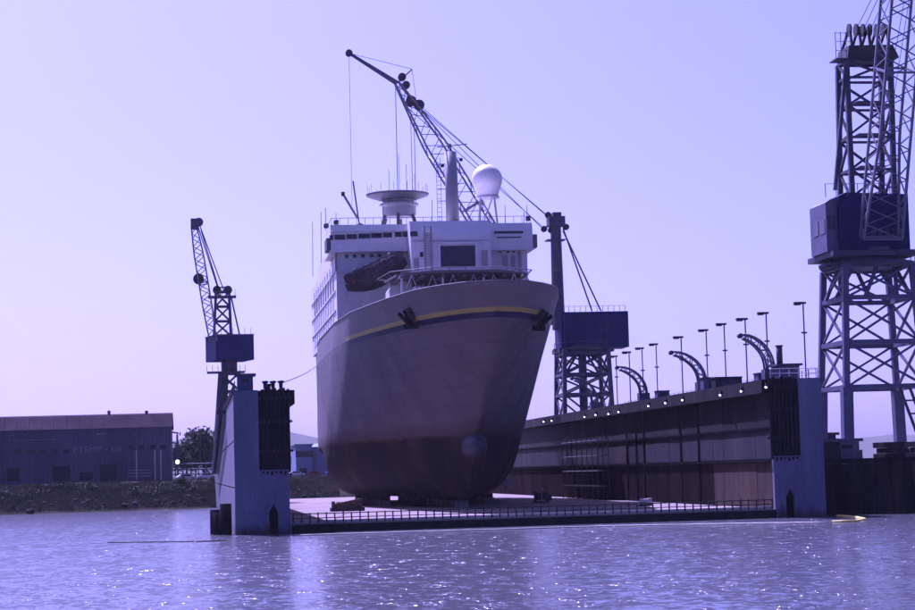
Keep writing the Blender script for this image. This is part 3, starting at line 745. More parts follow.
# dome
dc = at(487, 181, Y=300); r_ = 15.4*300/2000*1.02
prof = [(.05, r_)] + [(r_*math.cos(R(a)), r_*math.sin(R(a))) for a in range(75, -31, -15)] + [(r_*.72, -r_*.95), (r_*.70, -r_*1.15)]
dm = part('radar_dome', MB().lathe((dc.x, 300, dc.z+.2), prof[::-1], 28), 'ship_white', ship, True)
for a in range(4):
    an_ = R(90*a+35); p = Vector((dc.x+2.3*math.cos(an_), 300+2.3*math.sin(an_), 40.6)); q = Vector((dc.x+1.4*math.cos(an_), 300+1.4*math.sin(an_), dc.z-r_*.9))
    beam('leg', p, q, .3, 'ship_mid', dm, rnd=True)
    an2 = R(90*a+125); q2 = Vector((dc.x+1.4*math.cos(an2), 300+1.4*math.sin(an2), dc.z-r_*.9)); beam('brace', p, q2, .2, 'ship_mid', dm, rnd=True)
part('collar', MB().lathe((dc.x, 300, dc.z-r_*1.1), [(r_*.78, -.1), (r_*.78, .15)], 20), 'pale_steel', dm)
# small deck crane, whips and posts on the roof
k0 = at(357, 219, Y=290); k1 = at(343, 194, Y=290); k2 = at(353, 181, Y=290)
dk = part('deck_crane', MB().lathe((k0.x+.4, 290, 41.2), [(.55, 0), (.5, .9), (.25, 1.1)], 10), 'hull_grey', ship, True)
beam('crane_post', (k0.x+.3, 290, 42.2), (k2.x, 290, k2.z), .22, 'rail_grey', dk, rnd=True)
beam('crane_jib', (k0.x+.1, 290, 43), k1, .3, 'hull_grey', dk)
beam('jib_head', k1+Vector((0, 0, -.3)), k1+Vector((0, 0, .3)), .5, 'black_iron', dk)
for px, py, yb, yy in ((312.5, 222, 262, 320), (321, 212, 250, 300), (325.5, 208, 222, 290), (336, 213, 222, 288), (383, 196, 222, 286), (527, 205, 236, 284), (524, 212, 222, 290), (505, 205, 222, 290), (432, 200, 222, 288)):
    a, b2 = at(px, yb, Y=yy), at(px, py, Y=yy)
    beam('whip_antenna', (a.x, yy, min(a.z, 41.2) if yy < 300 else 37.5), b2, .09, 'rail_grey', ship, rnd=True)
for px, y in ((326, 292), (336, 288), (528, 286)):
    q = at(px, 216, Y=y); part('searchlight', MB().lathe((q.x, y, 42.2), [(.1, -.4), (.38, -.3), (.38, .3), (.1, .4)], 10), 'black_iron', ship, True)
cbox('bridge_wing_end', XC-15.6, XC-15.003, SF-1.4, SF+3, 37.7, 39.4, 'hull_grey', br)
cbox('bridge_wing_end', XC+14.203, XC+14.9, SF-1.4, SF+3, 37.7, 39.6, 'hull_grey', br)

# lifeboat stowed slantwise before the superstructure
a, b2 = at(349, 287, Y=279.5), at(404, 262, Y=281.5)
lb = root('lifeboat', (a.x, 279.5, a.z-1.5), 'dark covered lifeboat slung on a slant under the bridge windows of the ship', 'lifeboat')
ax = (b2-a); L = ax.length; ux = ax.normalized(); uz = (Vector((0, 0, 1))-ux*ux.z).normalized(); uy = uz.cross(ux)
hm, cm_, gm_ = MB(), MB(), MB(); NS, NR = 15, 9
for i in range(NS):
    t = i/(NS-1)*2-1; wv = max(.04, (1-abs(t)**2.6))**.6*1.75; dp_ = 1.9*(.55+.45*(1-t*t)); sh = .55*t*t
    for j in range(NR):
        th = math.pi*j/(NR-1); hm.v.append(tuple(lerp(a, b2, (t*1.08+1)/2)+uy*wv*math.cos(th)+uz*(sh-dp_*math.sin(th)**.8)))
    for j in range(NR):
        th = math.pi*j/(NR-1); cm_.v.append(tuple(lerp(a, b2, (t*1.03+1)/2)+uy*wv*.96*math.cos(th)+uz*(sh+.02+(1.75*(1-.35*t*t)+.12*(i % 2))*math.sin(th)**.7)))
    gm_.v += []
for q in (hm, cm_):
    q.f = [(i*NR+j, i*NR+j+1, (i+1)*NR+j+1, (i+1)*NR+j) for i in range(NS-1) for j in range(NR-1)]
    q.f += [tuple(range(NR)), tuple((NS-1)*NR+j for j in range(NR))]
part('boat_hull', hm, 'boat_dark', lb, True); part('cover', cm_, 'canvas', lb, True)
for i in range(1, NS-1, 1):
    t = i/(NS-1); q = lerp(a, b2, t); beam('cover_lath', q-uy*1.78+uz*.1, q-uy*1.3+uz*1.5, .14, 'boat_dark', lb)
part('end_panel', MB().bar(a-ux*.2+uz*1.3-uy*1.0, a+ux*.5+uz*.3-uy*1.75, .5, 1.0), 'boat_orange', lb)
for t in (.18, .8):
    q = lerp(a, b2, t)
    beam('cradle', q-uz*1.5+Vector((0, .2, 0)), Vector((q.x+.3, SF-.1, q.z-4 if t < .5 else q.z-2.5)), .35, 'ship_white', lb)
    beam('davit_arm', Vector((q.x, SF-.05, q.z+2.6)), q+uz*1.9, .3, 'ship_white', lb); beam('fall', q+uz*1.9, q+uz*.3, .08, 'rope', lb, rnd=True)

# keel and bilge blocks
kb = None
def block(x, y, w_, l_, h, label, group, nm='keel_block'):
    t = root(nm, (x, y, DZ), label, 'block', group)
    cbox('base', x-w_/2, x+w_/2, y-l_/2, y+l_/2, DZ+.002, DZ+h*.6, 'concrete', t); cbox('cap', x-w_/2+.1, x+w_/2-.1, y-l_/2+.05, y+l_/2-.05, DZ+h*.6+.002, DZ+h, 'block_wood', t); return t
b0 = block(XC, 262, 1.6, 1.2, 2.4-DZ, 'concrete keel block with timber cap under the middle of the ship', 'keel blocks under the ship')
for i in range(1, 22): copy_tree(b0, None, (0, i*3.6, 0))
b1 = block(XC-7.5, 290, 1.6, 1.2, 2.4-DZ, 'concrete side block with timber cap under the flat of the ship bottom', 'side blocks under the ship')
for i in range(1, 10):
    for s in (0, 1): copy_tree(b1, None, (15*s, i*5, 0))
copy_tree(b1, None, (15, 0, 0))
def cradle(x, y, w_, h, label):
    t = root('bilge_cradle', (x, y, DZ), label, 'cradle')
    cbox('sledge', x-w_/2, x+w_/2, y-1.2, y+1.2, DZ+.003, DZ+.5, 'black_iron', t)
    part('wedge', MB().prism([(x-w_/2+.3, DZ+.503), (x+w_/2-.3, DZ+.503), (x+w_/2-.5, DZ+h), (x-w_/2+.6, DZ+h*.62)], y-1.0, y+1.0), 'block_wood', t)
    cbox('brace_plate', x-w_/2+.2, x-w_/2+.55, y-1.1, y+1.1, DZ+.504, DZ+1.3, 'black_iron', t)
q = at(324, 506, Z=DZ); cradle(q.x, 262, 4.4, 1.6, 'wide dark bilge cradle on the sunlit deck beside the ship, nearest the pale blue tower')
# dark winch on the deck at the right and small gear
q = at(541, 503, Z=DZ)
t = root('deck_winch', q, 'dark deck winch standing on the sunlit strip by the rusty wall', 'winch')
cbox('bed', q.x-1.0, q.x+1.0, q.y-.8, q.y+.8, DZ+.002, DZ+.3, 'black_iron', t)
part('drum', MB().tube([(q.x-.7, q.y, DZ+.95), (q.x+.7, q.y, DZ+.95)], .55, 14), 'rope', t, True)
for dx in (-.8, .8): part('flange', MB().tube([(q.x+dx-.06, q.y, DZ+.95), (q.x+dx+.06, q.y, DZ+.95)], .85, 14), 'black_iron', t)
cbox('motor', q.x+.9, q.x+1.5, q.y-.4, q.y+.4, DZ+.3, DZ+1.2, 'crane_dark', t)
part('lever', MB().tube([(q.x, q.y-.6, DZ+.3), (q.x+.1, q.y-.7, DZ+1.9)], .06, 6).lathe((q.x+.1, q.y-.7, DZ+1.95), [(.05, -.15), (.18, 0), (.05, .15)], 8), 'pale_steel', t)
q = at(645, 506, Z=DZ)
t = root('pump_unit', q, 'small pale pump unit on the deck at the foot of the rusty wall', 'pump')
cbox('skid', q.x-.8, q.x+.8, q.y-.4, q.y+.4, DZ+.003, DZ+.2, 'black_iron', t)
part('casing', MB().tube([(q.x-.6, q.y, DZ+.55), (q.x+.35, q.y, DZ+.55)], .34, 12), 'pale_steel', t, True); cbox('engine', q.x+.36, q.x+.8, q.y-.3, q.y+.3, DZ+.2, DZ+.95, 'pale_steel', t)
for i, (p, q_) in enumerate((((499, 476), (506, 488)), ((503, 474), (511, 486)))):
    a, b2 = at(*p, Y=288), at(*q_, Y=286)
    o = single('shore_timber', MB().bar(a, b2, .35), 'pale_steel', 'pale slanting shore propped under the turn of the hull by the rusty wall', 'shore', b2, 'pale shores under the hull')
# scaffold against the right wall
t = root('scaffold', (57.3, 285, DZ), 'dark tube scaffold standing against the rusty wall beside the ship', 'scaffold')
for y in range(283, 312, 4):
    for x in (57.4, 59.0): beam('standard', (x, y, DZ), (x, y, 10.6), .12, 'rail_grey', t, rnd=True)
    for z in (3, 5.2, 7.4, 9.6): beam('transom', (57.3, y, z), (59.1, y, z), .1, 'rail_grey', t, rnd=True)
for z in (3, 5.2, 7.4, 9.6):
    for x in (57.4, 59.0): beam('ledger', (x, 283, z), (x, 311, z), .1, 'rail_grey', t, rnd=True)
    cbox('plank', 57.6, 58.8, 283.2, 310.8, z+.06, z+.12, 'block_wood', t)

# mooring line from the left wing wall to the ship
a, b2 = Vector((9, 206, HT+.8)), at(317, 366, X=20.9)
single('mooring_line', MB().tube([lerp(a, b2, k/10)-Vector((0, 0, -.0*k+.25*math.sin(math.pi*k/10))) for k in range(11)], .05, 6), 'rope', 'thin mooring line running from the tower bollards to the ship side', 'rope', a)
# floating booms
def floatline(name, pts, r, m, label, cat='boom', k=1):
    P = [Vector((p.x, p.y, .02)) for p in pts]
    Q = []
    for i in range(len(P)-1):
        n_ = max(2, int((P[i+1]-P[i]).length/1.5))
        for j in range(n_): 
            q = lerp(P[i], P[i+1], j/n_); Q.append(q+Vector((0, .25*noise.noise((q.x*.3, q.y*.3, k)), .03*noise.noise((q.x, q.y, k)))))
    Q.append(P[-1])
    return single(name, MB().tube(Q, r, 6), m, label, cat, Q[0], smooth=True)
floatline('floating_boom', [at(*p, Z=0) for p in ((300, 536), (400, 533), (500, 530), (600, 527), (700, 525), (800, 523.5), (830, 523))], .13, 'boom_pale', 'long pale containment boom floating along the open end of the dock')
floatline('floating_boom', [at(*p, Z=0) for p in ((832, 522.5), (856, 522), (865, 520), (855, 518), (838, 516.5))], .2, 'boom_yellow', 'short yellow hooked boom floating at the corner by the dark sheet pile wall')
floatline('floating_boom', [at(*p, Z=0) for p in ((108, 543), (150, 542.5), (200, 542), (226, 541))], .08, 'rope', 'thin dark boom line floating off the outer side of the pale blue tower')

# ------------------------------------------------------------------ cranes
def portal(t, cx, cy, hw0, hw1, z0, z1, tiers, m, leg=.5, br_=.22, dense=True):
    """tapered four-legged tower with ring beams and X bracing"""
    def c(i, z):
        f = (z-z0)/(z1-z0); h = hw0*(1-f)+hw1*f; s = ((-1, -1), (1, -1), (1, 1), (-1, 1))[i]
        return Vector((cx+s[0]*h, cy+s[1]*h, z))
    for i in range(4): beam('leg', c(i, z0), c(i, z1), leg, m, t)
    for k in range(len(tiers)):
        z = tiers[k]
        for i in range(4): beam('ring_beam', c(i, z), c((i+1) % 4, z), leg*.75, m, t)
    for k in range(len(tiers)-1):
        a, b2 = tiers[k], tiers[k+1]
        for i in range(4):
            j = (i+1) % 4; beam('brace', c(i, a), c(j, b2), br_, m, t); beam('brace', c(j, a), c(i, b2), br_, m, t)
    return c
def ring_rail(t, cx, cy, r, z, m='rail_grey', n=16):
    o = part('walkway_rail', MB().tube([(cx+r*math.cos(2*math.pi*i/n), cy+r*math.sin(2*math.pi*i/n), z+1.0) for i in range(n+1)], .05, 6), m, t)
    for i in range(n): beam('stanchion', (cx+r*math.cos(2*math.pi*i/n), cy+r*math.sin(2*math.pi*i/n), z), (cx+r*math.cos(2*math.pi*i/n), cy+r*math.sin(2*math.pi*i/n), z+1.02), .07, m, o)

# --- right crane on the pier
PZ = 5.8
cY = 246.0
cX = (at(824, 380, Y=cY).x+at(915, 380, Y=cY).x)/2+.3
z_ring = at(870, 266, Y=cY).z; z_house = at(870, 249, Y=cY-5).z; z_htop = at(870, 192, Y=cY-5).z; z_head0 = at(870, 60, Y=cY).z; z_head1 = at(870, 26, Y=cY).z
t = root('pier_crane', (cX, cY, PZ), 'huge lattice portal crane with dark blue house standing on the sheet pile pier', 'crane')
hw = (at(905, 380, Y=cY).x-at(828, 380, Y=cY).x)/2
tz = [at(870, y, Y=cY).z for y in (388, 344, 300, 268)]
portal(t, cX, cY, hw*1.0, hw*.86, tz[0], z_ring-.3, tz, 'crane_pale', .75, .28)
for i, (sx_, sy_) in enumerate(((-1, -1), (1, -1), (1, 1), (-1, 1))):
    beam('column', (cX+sx_*hw*1.06, cY+sy_*hw*1.06, PZ), (cX+sx_*hw, cY+sy_*hw, tz[0]), 1.3, 'crane_pale', t)
    cbox('bogie', cX+sx_*hw-1.0, cX+sx_*hw+1.0, cY+sy_*hw-2, cY+sy_*hw+2, PZ+.002, PZ+1.2, 'crane_dark', t)
for k in range(6):      # slanting stair with rungs in the right half
    a = Vector((cX+hw*.35, cY-hw, tz[0]-.2)); b2 = Vector((cX+hw*.9, cY-hw, PZ+.6)); q = lerp(a, b2, k/5); beam('stair_tread', q, q+Vector((1.3, 0, 0)), .22, 'crane_dark', t)
beam('stair_stringer', (cX+hw*.35, cY-hw, tz[0]-.2), (cX+hw*.9, cY-hw, PZ+.6), .3, 'crane_dark', t); beam('stair_stringer', (cX+hw*.35+1.3, cY-hw, tz[0]-.2), (cX+hw*.9+1.3, cY-hw, PZ+.6), .3, 'crane_dark', t)
for i in range(8):      # fan of struts under the ring
    a = 2*math.pi*(i+.5)/8; beam('fan_strut', (cX+hw*.95*math.cos(a)*1.1, cY+hw*.95*math.sin(a)*1.1, tz[2]+.2), (cX+hw*.75*math.cos(a+.4), cY+hw*.75*math.sin(a+.4), z_ring-.3), .42, 'crane_pale', t)
part('ring_platform', MB().lathe((cX, cY, z_ring-.3), [(hw*1.16, 0), (hw*1.2, .3), (hw*1.2, .55), (hw, .6)], 28), 'crane_dark', t)
ring_rail(t, cX, cY, hw*1.18, z_ring+.25)
part('slewing_ring', MB().lathe((cX, cY, z_ring+.3), [(hw*.95, 0), (hw*.95, 1.1), (hw*1.02, 1.15), (hw*1.02, z_house-z_ring)], 28), 'crane_pale', t, False)
hx0, hx1 = at(839, 220, Y=cY-5).x, at(909, 220, Y=cY-5).x
hs = part('machinery_house', MB().prism([(hx0, z_house-.2), (hx1, z_house-.2), (hx1, z_htop-.3), (hx0+1, z_htop), (hx0, z_htop-.5)], cY-5, cY+4), 'crane_blue', t)
cbox('house_platform', at(833, 250, Y=cY-6).x, hx1+.8, cY-6, cY+4.5, z_house-.9, z_house-.204, 'crane_dark', hs)
cx0 = at(826, 220, Y=cY-4.5).x
cab = part('operator_cab', MB().prism([(cx0, z_house-.18), (hx0-.01, z_house-.18), (hx0-.01, z_htop-.6), (cx0+.7, z_htop-.8), (cx0, z_htop-1.2)], cY-4.5, cY+2), 'crane_pale', t)
for i in range(2):
    x = cx0+.2+i*.65; part('cab_window', MB().box(x, x+.5, cY-4.58, cY-4.503, z_house+2.6, z_house+4.3), 'glass_dark', cab)
for i in range(2): part('cab_window', MB().box(cx0-.06, cx0-.003, cY-4+i*2.6, cY-2+i*2.6, z_house+2.2, z_house+4.0), 'glass_dark', cab)
for i in range(7): beam('roof_rail_post', (hx0-1.6+i*1.4, cY-5, z_htop-.6), (hx0-1.6+i*1.4, cY-5, z_htop+1.1), .08, 'rail_grey', hs)
beam('roof_rail', (hx0-1.6, cY-5, z_htop+1.1), (hx0+7, cY-5, z_htop+1.1), .07, 'rail_grey', hs, rnd=True)
for i in range(5): part('vent', MB().box(hx1-5+i*.9, hx1-4.4+i*.9, cY-5.06, cY-5.003, z_house+1.2, z_house+2.6), 'crane_dark', hs)
# A-frame tower
tw = root
tx0, tx1 = at(851, 190, Y=cY).x, at(893, 190, Y=cY).x; ux0, ux1 = at(847, 58, Y=cY).x, at(891, 58, Y=cY).x
def tc(i, f):
    x0, x1 = tx0*(1-f)+ux0*f, tx1*(1-f)+ux1*f; h = 2.4*(1-f)+1.7*f
    return Vector(((x0, x1, x1, x0)[i], cY+2+(-h, -h, h, h)[i], z_htop-.4+(z_head0-z_htop+.4)*f))
for i in range(4): beam('tower_leg', tc(i, 0), tc(i, 1), .62, 'crane_dark', t)
fs = (0, .22, .45, .68, .88, 1)
for k in range(len(fs)-1):
    for i in range(4):
        j = (i+1) % 4; beam('tower_ring', tc(i, fs[k+1]), tc(j, fs[k+1]), .3, 'crane_dark', t)
        a, b2 = (i, j) if k % 2 else (j, i)
        beam('tower_brace', tc(a, fs[k]), tc(b2, fs[k+1]), .3, 'crane_dark', t)
    if k in (1, 2, 3):
        z = tc(0, fs[k]).z; cbox('tower_platform', tx0+1.2, tx0+4.6, cY-.6, cY+1.2, z+.3, z+.42, 'crane_dark', t)
for px in (848.5,): beam('back_stay', at(835, 190, Y=cY), at(846, 62, Y=cY), .42, 'crane_dark', t)
x0, x1 = at(846, 40, Y=cY).x, at(895, 40, Y=cY).x
hd = part('head_frame', MB().prism([(x0, z_head0), (x1+.4, z_head0+.3), (x1-.4, z_head0+2.0), (x0+.3, z_head0+1.9)], cY-.2, cY+4.2), 'black_iron', t)
for i in range(5):
    q = x0+.7+i*(x1-x0-1.6)/4
    beam('head_strut', (q, cY-.1, z_head0+1.9), (q+.35, cY+1.4, z_head1+.2), .3, 'black_iron', hd); beam('head_strut', (q, cY+4.0, z_head0+1.9), (q+.35, cY+1.6, z_head1+.2), .3, 'black_iron', hd)
for i in range(6):
    q = x0+1.0+i*(x1-x0-2)/5; part('sheave', MB().tube([(q-.12, cY+1.5, z_head1-.2), (q+.12, cY+1.5, z_head1-.2)], .85, 14), 'black_iron', hd)
cbox('head_platform', at(835, 48, Y=cY).x, x0+.2, cY-.3, cY+2.5, z_head0+.1, z_head0+.25, 'crane_dark', hd)
for i in range(3):
    for dz in (1.1, 2.2, 3.2): pass
    beam('head_rail_post', (at(835, 48, Y=cY).x+i*.7, cY-.3, z_head0+.2), (at(835, 48, Y=cY).x+i*.7, cY-.3, z_head0+3.6), .08, 'rail_grey', hd)
for dz in (1.2, 2.4, 3.5): beam('head_rail', (at(835, 48, Y=cY).x, cY-.3, z_head0+dz), (x0+.4, cY-.3, z_head0+dz), .08, 'rail_grey', hd, rnd=True)
# boom leaning out of the top of the picture
fY = cY-6.0
f0 = at(881, 238, Y=fY); bt = f0+(at(900, 20, Y=fY-9)-f0)*1.55
bo = lattice_boom('boom', f0, bt, 5.0, 1.6, 3.9, 22, t, 'lattice_grey', (1, 0, 0), .3, .14, 1.4, 1.4)
for dx in (-1.5, -.5, .5, 1.5):
    beam('luffing_rope', Vector((ux1-2.5+dx, cY+1.2, z_head1)), bt+Vector((dx*.4, 0, -4)), .09, 'rope', t, rnd=True)
for dx in (-1.0, .2): beam('hoist_rope', Vector((ux0+3+dx, cY, z_htop-.5)), bt+Vector((dx*.4, -.3, -8)), .08, 'rope', t, rnd=True)
# --- luffing cranes of the yard (left on the wing wall, middle on the pier)
def yard_crane(name, label, cx, cy_, z0, hw0, z_ring, house, z_h0, z_h1, post, post_top, foot, peak, jib, boom_w, legs_m):
    t = root(name, (cx, cy_, z0), label, 'crane')
    return t
# middle crane
Y_ = 372.0
A = lambda x, y, dy=0: at(x, y, Y=Y_+dy)
cx = A(583, 380).x
t = root('luffing_crane', (cx, Y_, PZ), 'luffing crane with long folded boom and dark blue counterweight house behind the ship bow', 'crane')
hw = (A(607, 380).x-A(559, 380).x)/2
z_r = A(583, 350).z
portal(t, cx, Y_, hw*1.05, hw*.9, PZ, z_r, [PZ+6, A(583, 395).z, A(583, 375).z, A(583, 354).z], 'crane_dark', .75, .32)
beam('centre_column', (cx, Y_, PZ+8), (cx, Y_, z_r), 1.6, 'crane_dark', t, rnd=True)
for a in range(4):
    an_ = R(90*a+45); beam('fan_strut', (cx+hw*.95*math.cos(an_)*1.3, Y_+hw*.95*math.sin(an_)*1.3, A(583, 374).z), (cx+.8*math.cos(an_), Y_+.8*math.sin(an_), z_r), .4, 'crane_dark', t)
part('ring_platform', MB().lathe((cx, Y_, z_r-.2), [(hw*1.15, 0), (hw*1.2, .5), (hw*.9, .6), (hw*.8, 1.2)], 24), 'crane_dark', t)
ring_rail(t, cx, Y_, hw*1.15, z_r+.3)
p0, p1 = A(562, 348, -3), A(628, 311, -3)
hs = part('counterweight_house', MB().prism([(p0.x, p0.z), (p1.x, p0.z), (p1.x, p1.z), (p0.x, p1.z)], Y_-3, Y_+4), 'crane_blue', t)
for x in (A(561, 330).x, A(603, 330).x): part('side_seam', MB().box(x, x+.12, Y_-3.05, Y_-3.002, p0.z+.2, p1.z-.2), 'crane_dark', hs)
part('house_base', MB().box(p0.x-.6, p1.x-3, Y_-3.5, Y_+4.5, p0.z-.8, p0.z-.003), 'crane_dark', hs)
for i in range(12):
    x = p0.x+.5+i*(p1.x-p0.x-1)/11; beam('rail_post', (x, Y_-2.8, p1.z), (x, Y_-2.8, p1.z+1.1), .08, 'rail_grey', hs)
beam('rail', (p0.x+.5, Y_-2.8, p1.z+1.1), (p1.x-.5, Y_-2.8, p1.z+1.1), .06, 'rail_grey', hs, rnd=True)
k0, k1 = A(559, 330), A(555.5, 222)
kp = part('king_post', MB().tube([k0, k1], 1.25, 8, 1.0), 'crane_dark', t)
hdp = A(556, 219); part('post_head', MB().box(hdp.x-1.6, hdp.x+1.5, Y_-1.5, Y_+1.5, hdp.z-1.4, hdp.z+.4).box(hdp.x-.7, hdp.x+.9, Y_-1, Y_+1, hdp.z+.4, hdp.z+1.2), 'crane_dark', kp)
for px, py in ((548, 215), (544, 229), (566, 227), (551, 230)):
    q = A(px, py); beam('sheave_arm', hdp, q, .3, 'crane_dark', kp); part('sheave', MB().tube([q-Vector((0, .3, 0)), q+Vector((0, .3, 0))], .6, 12), 'black_iron', kp)
q = A(546, 241); cbox('post_platform', q.x, hdp.x+1.5, Y_-1.5, Y_+1.5, q.z, q.z+.2, 'crane_dark', kp)
for d in (0, 9): beam('back_stay', A(563, 228+d*.3), A(592+d, 311), .3, 'crane_dark', t, rnd=True)
bf, bp_ = A(545, 328, -4), A(397, 83, -10)
bo = lattice_boom('boom', bf, bp_, 3.0, .8, 3.6, 26, t, 'lattice_grey', (.75, 0, .66), .3, .13, 1.6, .7)
jt = A(349, 53, -11)
jb = part('jib', MB().tube([bp_, jt], .5, 8, .28), 'crane_dark', t)
part('jib_tip_sheave', MB().tube([jt-Vector((0, .4, 0)), jt+Vector((0, .4, 0))], .65, 12), 'black_iron', jb)
st = A(412, 69, -10); beam('jib_strut', bp_, st, .28, 'crane_dark', jb, rnd=True); beam('jib_tie', st, jt, .09, 'rope', jb, rnd=True)
for px, py in ((402, 77), (406, 85), (419, 105), (411, 101)):
    q = A(px, py, -10); part('boom_sheave', MB().tube([q-Vector((0, .4, 0)), q+Vector((0, .4, 0))], .75 if py < 100 else 1.0, 12), 'black_iron', bo)
beam('jib_pendant', st, A(416, 98, -10), .08, 'rope', jb, rnd=True)
for (a, b2) in (((412, 101), (548, 216)), ((417, 103), (549, 218)), ((408, 108), (545, 229)), ((420, 108), (545, 231))): beam('luffing_rope', A(*a, -10), A(*b2), .13, 'rope', t, rnd=True)
for (a, b2, w_) in (((349, 54), (352, 205), .07), ((395.5, 88), (398, 205), .13), ((410.5, 112), (413, 205), .11), ((414, 118), (416, 205), .11)): beam('hoist_rope', A(*a, -10), A(*b2, -10), w_, 'rope', t, rnd=True)
q = A(398, 207, -10); part('hook_block', MB().box(q.x-.6, q.x+.6, q.y-.5, q.y+.5, q.z-2, q.z), 'crane_dark', t)
# left crane
Y_ = 376.0
cx = XL+WW/2
t = root('luffing_crane', (cx, Y_, HT), 'dark blue luffing crane riding the wing wall beside the warehouse shore, boom raised', 'crane')
z_r = A(222, 372).z
portal(t, cx, Y_, 2.6, 1.7, HT, z_r, [HT+1, A(222, 412).z, A(222, 392).z, z_r-.3], 'crane_dark', .7, .3)
part('shroud', MB().prism([(cx-2.4, HT), (cx-.6, HT), (cx-.2, z_r), (cx-1.4, z_r)], Y_-1.2, Y_+1.2), 'crane_dark', t)
a = A(207, 374).x; b2 = A(245, 374).x
cbox('walkway', a, b2, Y_-2.5, Y_+2.5, z_r-.2, z_r, 'crane_dark', t)
for i in range(8): beam('rail_post', (a+(b2-a)*i/7, Y_-2.5, z_r), (a+(b2-a)*i/7, Y_-2.5, z_r+1.1), .09, 'rail_grey', t)
beam('slewing_post', (cx, Y_, z_r-.1), (cx, Y_, z_r+3), 3.0, 'crane_dark', t, rnd=True)
p0, p1, pm = A(206, 361), A(253.5, 335.5), A(216, 361).x
hs = part('machinery_house', MB().prism([(p0.x, Y_+5), (pm, Y_-2.5), (p1.x, Y_-1.2), (p1.x-2, Y_+6.5)], p0.z, p1.z, 'z'), 'crane_blue', t)
part('house_roof', MB().prism([(p0.x-.1, Y_+5), (pm-.05, Y_-2.65), (p1.x+.1, Y_-1.35), (p1.x-1.9, Y_+6.6)], p1.z+.003, p1.z+.2, 'z'), 'crane_dark', hs)
for i in range(6):
    x = pm+1+i*1.1; beam('rail_post', (x, Y_-1.8, p1.z+.2), (x, Y_-1.8, p1.z+1.3), .08, 'rail_grey', hs)
# A frame
ab = (A(214, 336), A(231, 336)); at_ = (A(216, 292), A(229, 292))
for dy in (-1.6, 1.6):
    for i in (0, 1): beam('frame_leg', ab[i]+Vector((0, dy, 0)), at_[i]+Vector((0, dy*.5, 0)), .5, 'crane_dark', t)
    for k in range(3):
        f0_, f1_ = k/3, (k+1)/3
        l0, l1, r0, r1 = lerp(ab[0], at_[0], f0_), lerp(ab[0], at_[0], f1_), lerp(ab[1], at_[1], f0_), lerp(ab[1], at_[1], f1_)
        o_ = Vector((0, dy*.8, 0)); beam('frame_brace', l0+o_, r1+o_, .2, 'crane_dark', t); beam('frame_brace', r0+o_, l1+o_, .2, 'crane_dark', t); beam('frame_ring', l1+o_, r1+o_, .28, 'crane_dark', t)
a, b2 = A(208, 298), A(236, 298)
cbox('frame_platform', a.x, b2.x, Y_-1.8, Y_+1.8, a.z, a.z+.25, 'crane_dark', t)
for i in range(5): beam('rail_post', (a.x+.2+i*(b2.x-a.x-.4)/4, Y_-1.8, a.z+.2), (a.x+.2+i*(b2.x-a.x-.4)/4, Y_-1.8, a.z+1.4), .09, 'rail_grey', t)
for px in (217, 228):
    q = A(px, 290); part('sheave', MB().tube([q+Vector((0, -.5, 0)), q+Vector((0, .5, 0))], .8, 12), 'black_iron', t)
beam('head_bar', A(216, 288), A(226, 287), .25, 'crane_dark', t)
beam('back_stay', A(231, 296), A(240, 337), .3, 'crane_dark', t, rnd=True)
f0_, tp_ = A(213, 340, -3), A(194, 226, -10)
bo = lattice_boom('boom', f0_, tp_, 1.3, 1.0, 1.7, 18, t, 'lattice_grey', (1, 0, .1), .26, .15)
part('boom_head', MB().box(tp_.x-.6, tp_.x+.9, tp_.y-.8, tp_.y+.8, tp_.z-.6, tp_.z+1.3).tube([tp_+Vector((.9, -.4, .7)), tp_+Vector((.9, .4, .7))], .8, 10), 'crane_dark', bo)
q = A(198.5, 279, -6); part('hoist_sheave', MB().tube([q+Vector((0, -.4, 0)), q+Vector((0, .4, 0))], 1.0, 12), 'black_iron', bo)
for (a, b2) in (((198, 226), (219, 292)), ((200, 226), (224, 291)), ((201, 230), (221, 296))): beam('luffing_rope', A(*a, -9), A(*b2), .2, 'rope', t, rnd=True)

# ------------------------------------------------------------------ the sheet pile pier at the right
pier = root('pier', (72, 210, 0), 'dark sheet pile pier with ribbed wall beside the dry dock', 'pier')
pa, pb = Vector((67.3, 211, 0)), Vector((92, 190, 0))
part('pier_deck', MB().prism([(67.6, 211.6), (92, 190.8), (120, 190.8), (120, 470), (67.6, 470)], -.6, PZ, 'z'), 'pier_deck', pier)
dv = (pb-pa); nL_ = 40; dn = dv.normalized(); nn = Vector((dn.y, -dn.x, 0))
for i in range(nL_):
    q = pa+dv*(i/nL_); r2_ = pa+dv*((i+1)/nL_); w_ = (r2_-q)
    pr = .32 if i % 2 else .0
    pts = [q+nn*(.05+pr*.2), q+w_*.12+nn*(.1+pr), q+w_*.88+nn*(.1+pr), r2_+nn*(.05+pr*.2), r2_-nn*.35, q-nn*.35]
    part('sheet_pile', MB().prism([(p.x, p.y) for p in pts], -.5, PZ-.35-.1*random.random(), 'z'), 'sheet_pile', pier)
for i in range(20):
    part('sheet_pile', MB().box(67.25-.3*(i % 2), 67.598, 212+i*8, 219.9+i*8, -.5, PZ-.3), 'sheet_pile', pier)
part('cap_beam', MB().bar(pa-nn*.1+Vector((0, 0, PZ-.1)), pb-nn*.1+Vector((0, 0, PZ-.1)), .5, .9), 'timber_dark', pier)
q = at(826.5, 463, Y=212)
t = root('red_post', (67.9, 212.5, PZ), 'red painted post at the corner of the pier next to the pale blue tower', 'post')
part('shaft', MB().tube([(67.9, 212.5, PZ), (67.9, 212.5, PZ+2.2)], .3, 10), 'red_paint', t, True); part('cap', MB().lathe((67.9, 212.5, PZ+2.2), [(.38, 0), (.38, .15), (.1, .3)], 10), 'black_iron', t)
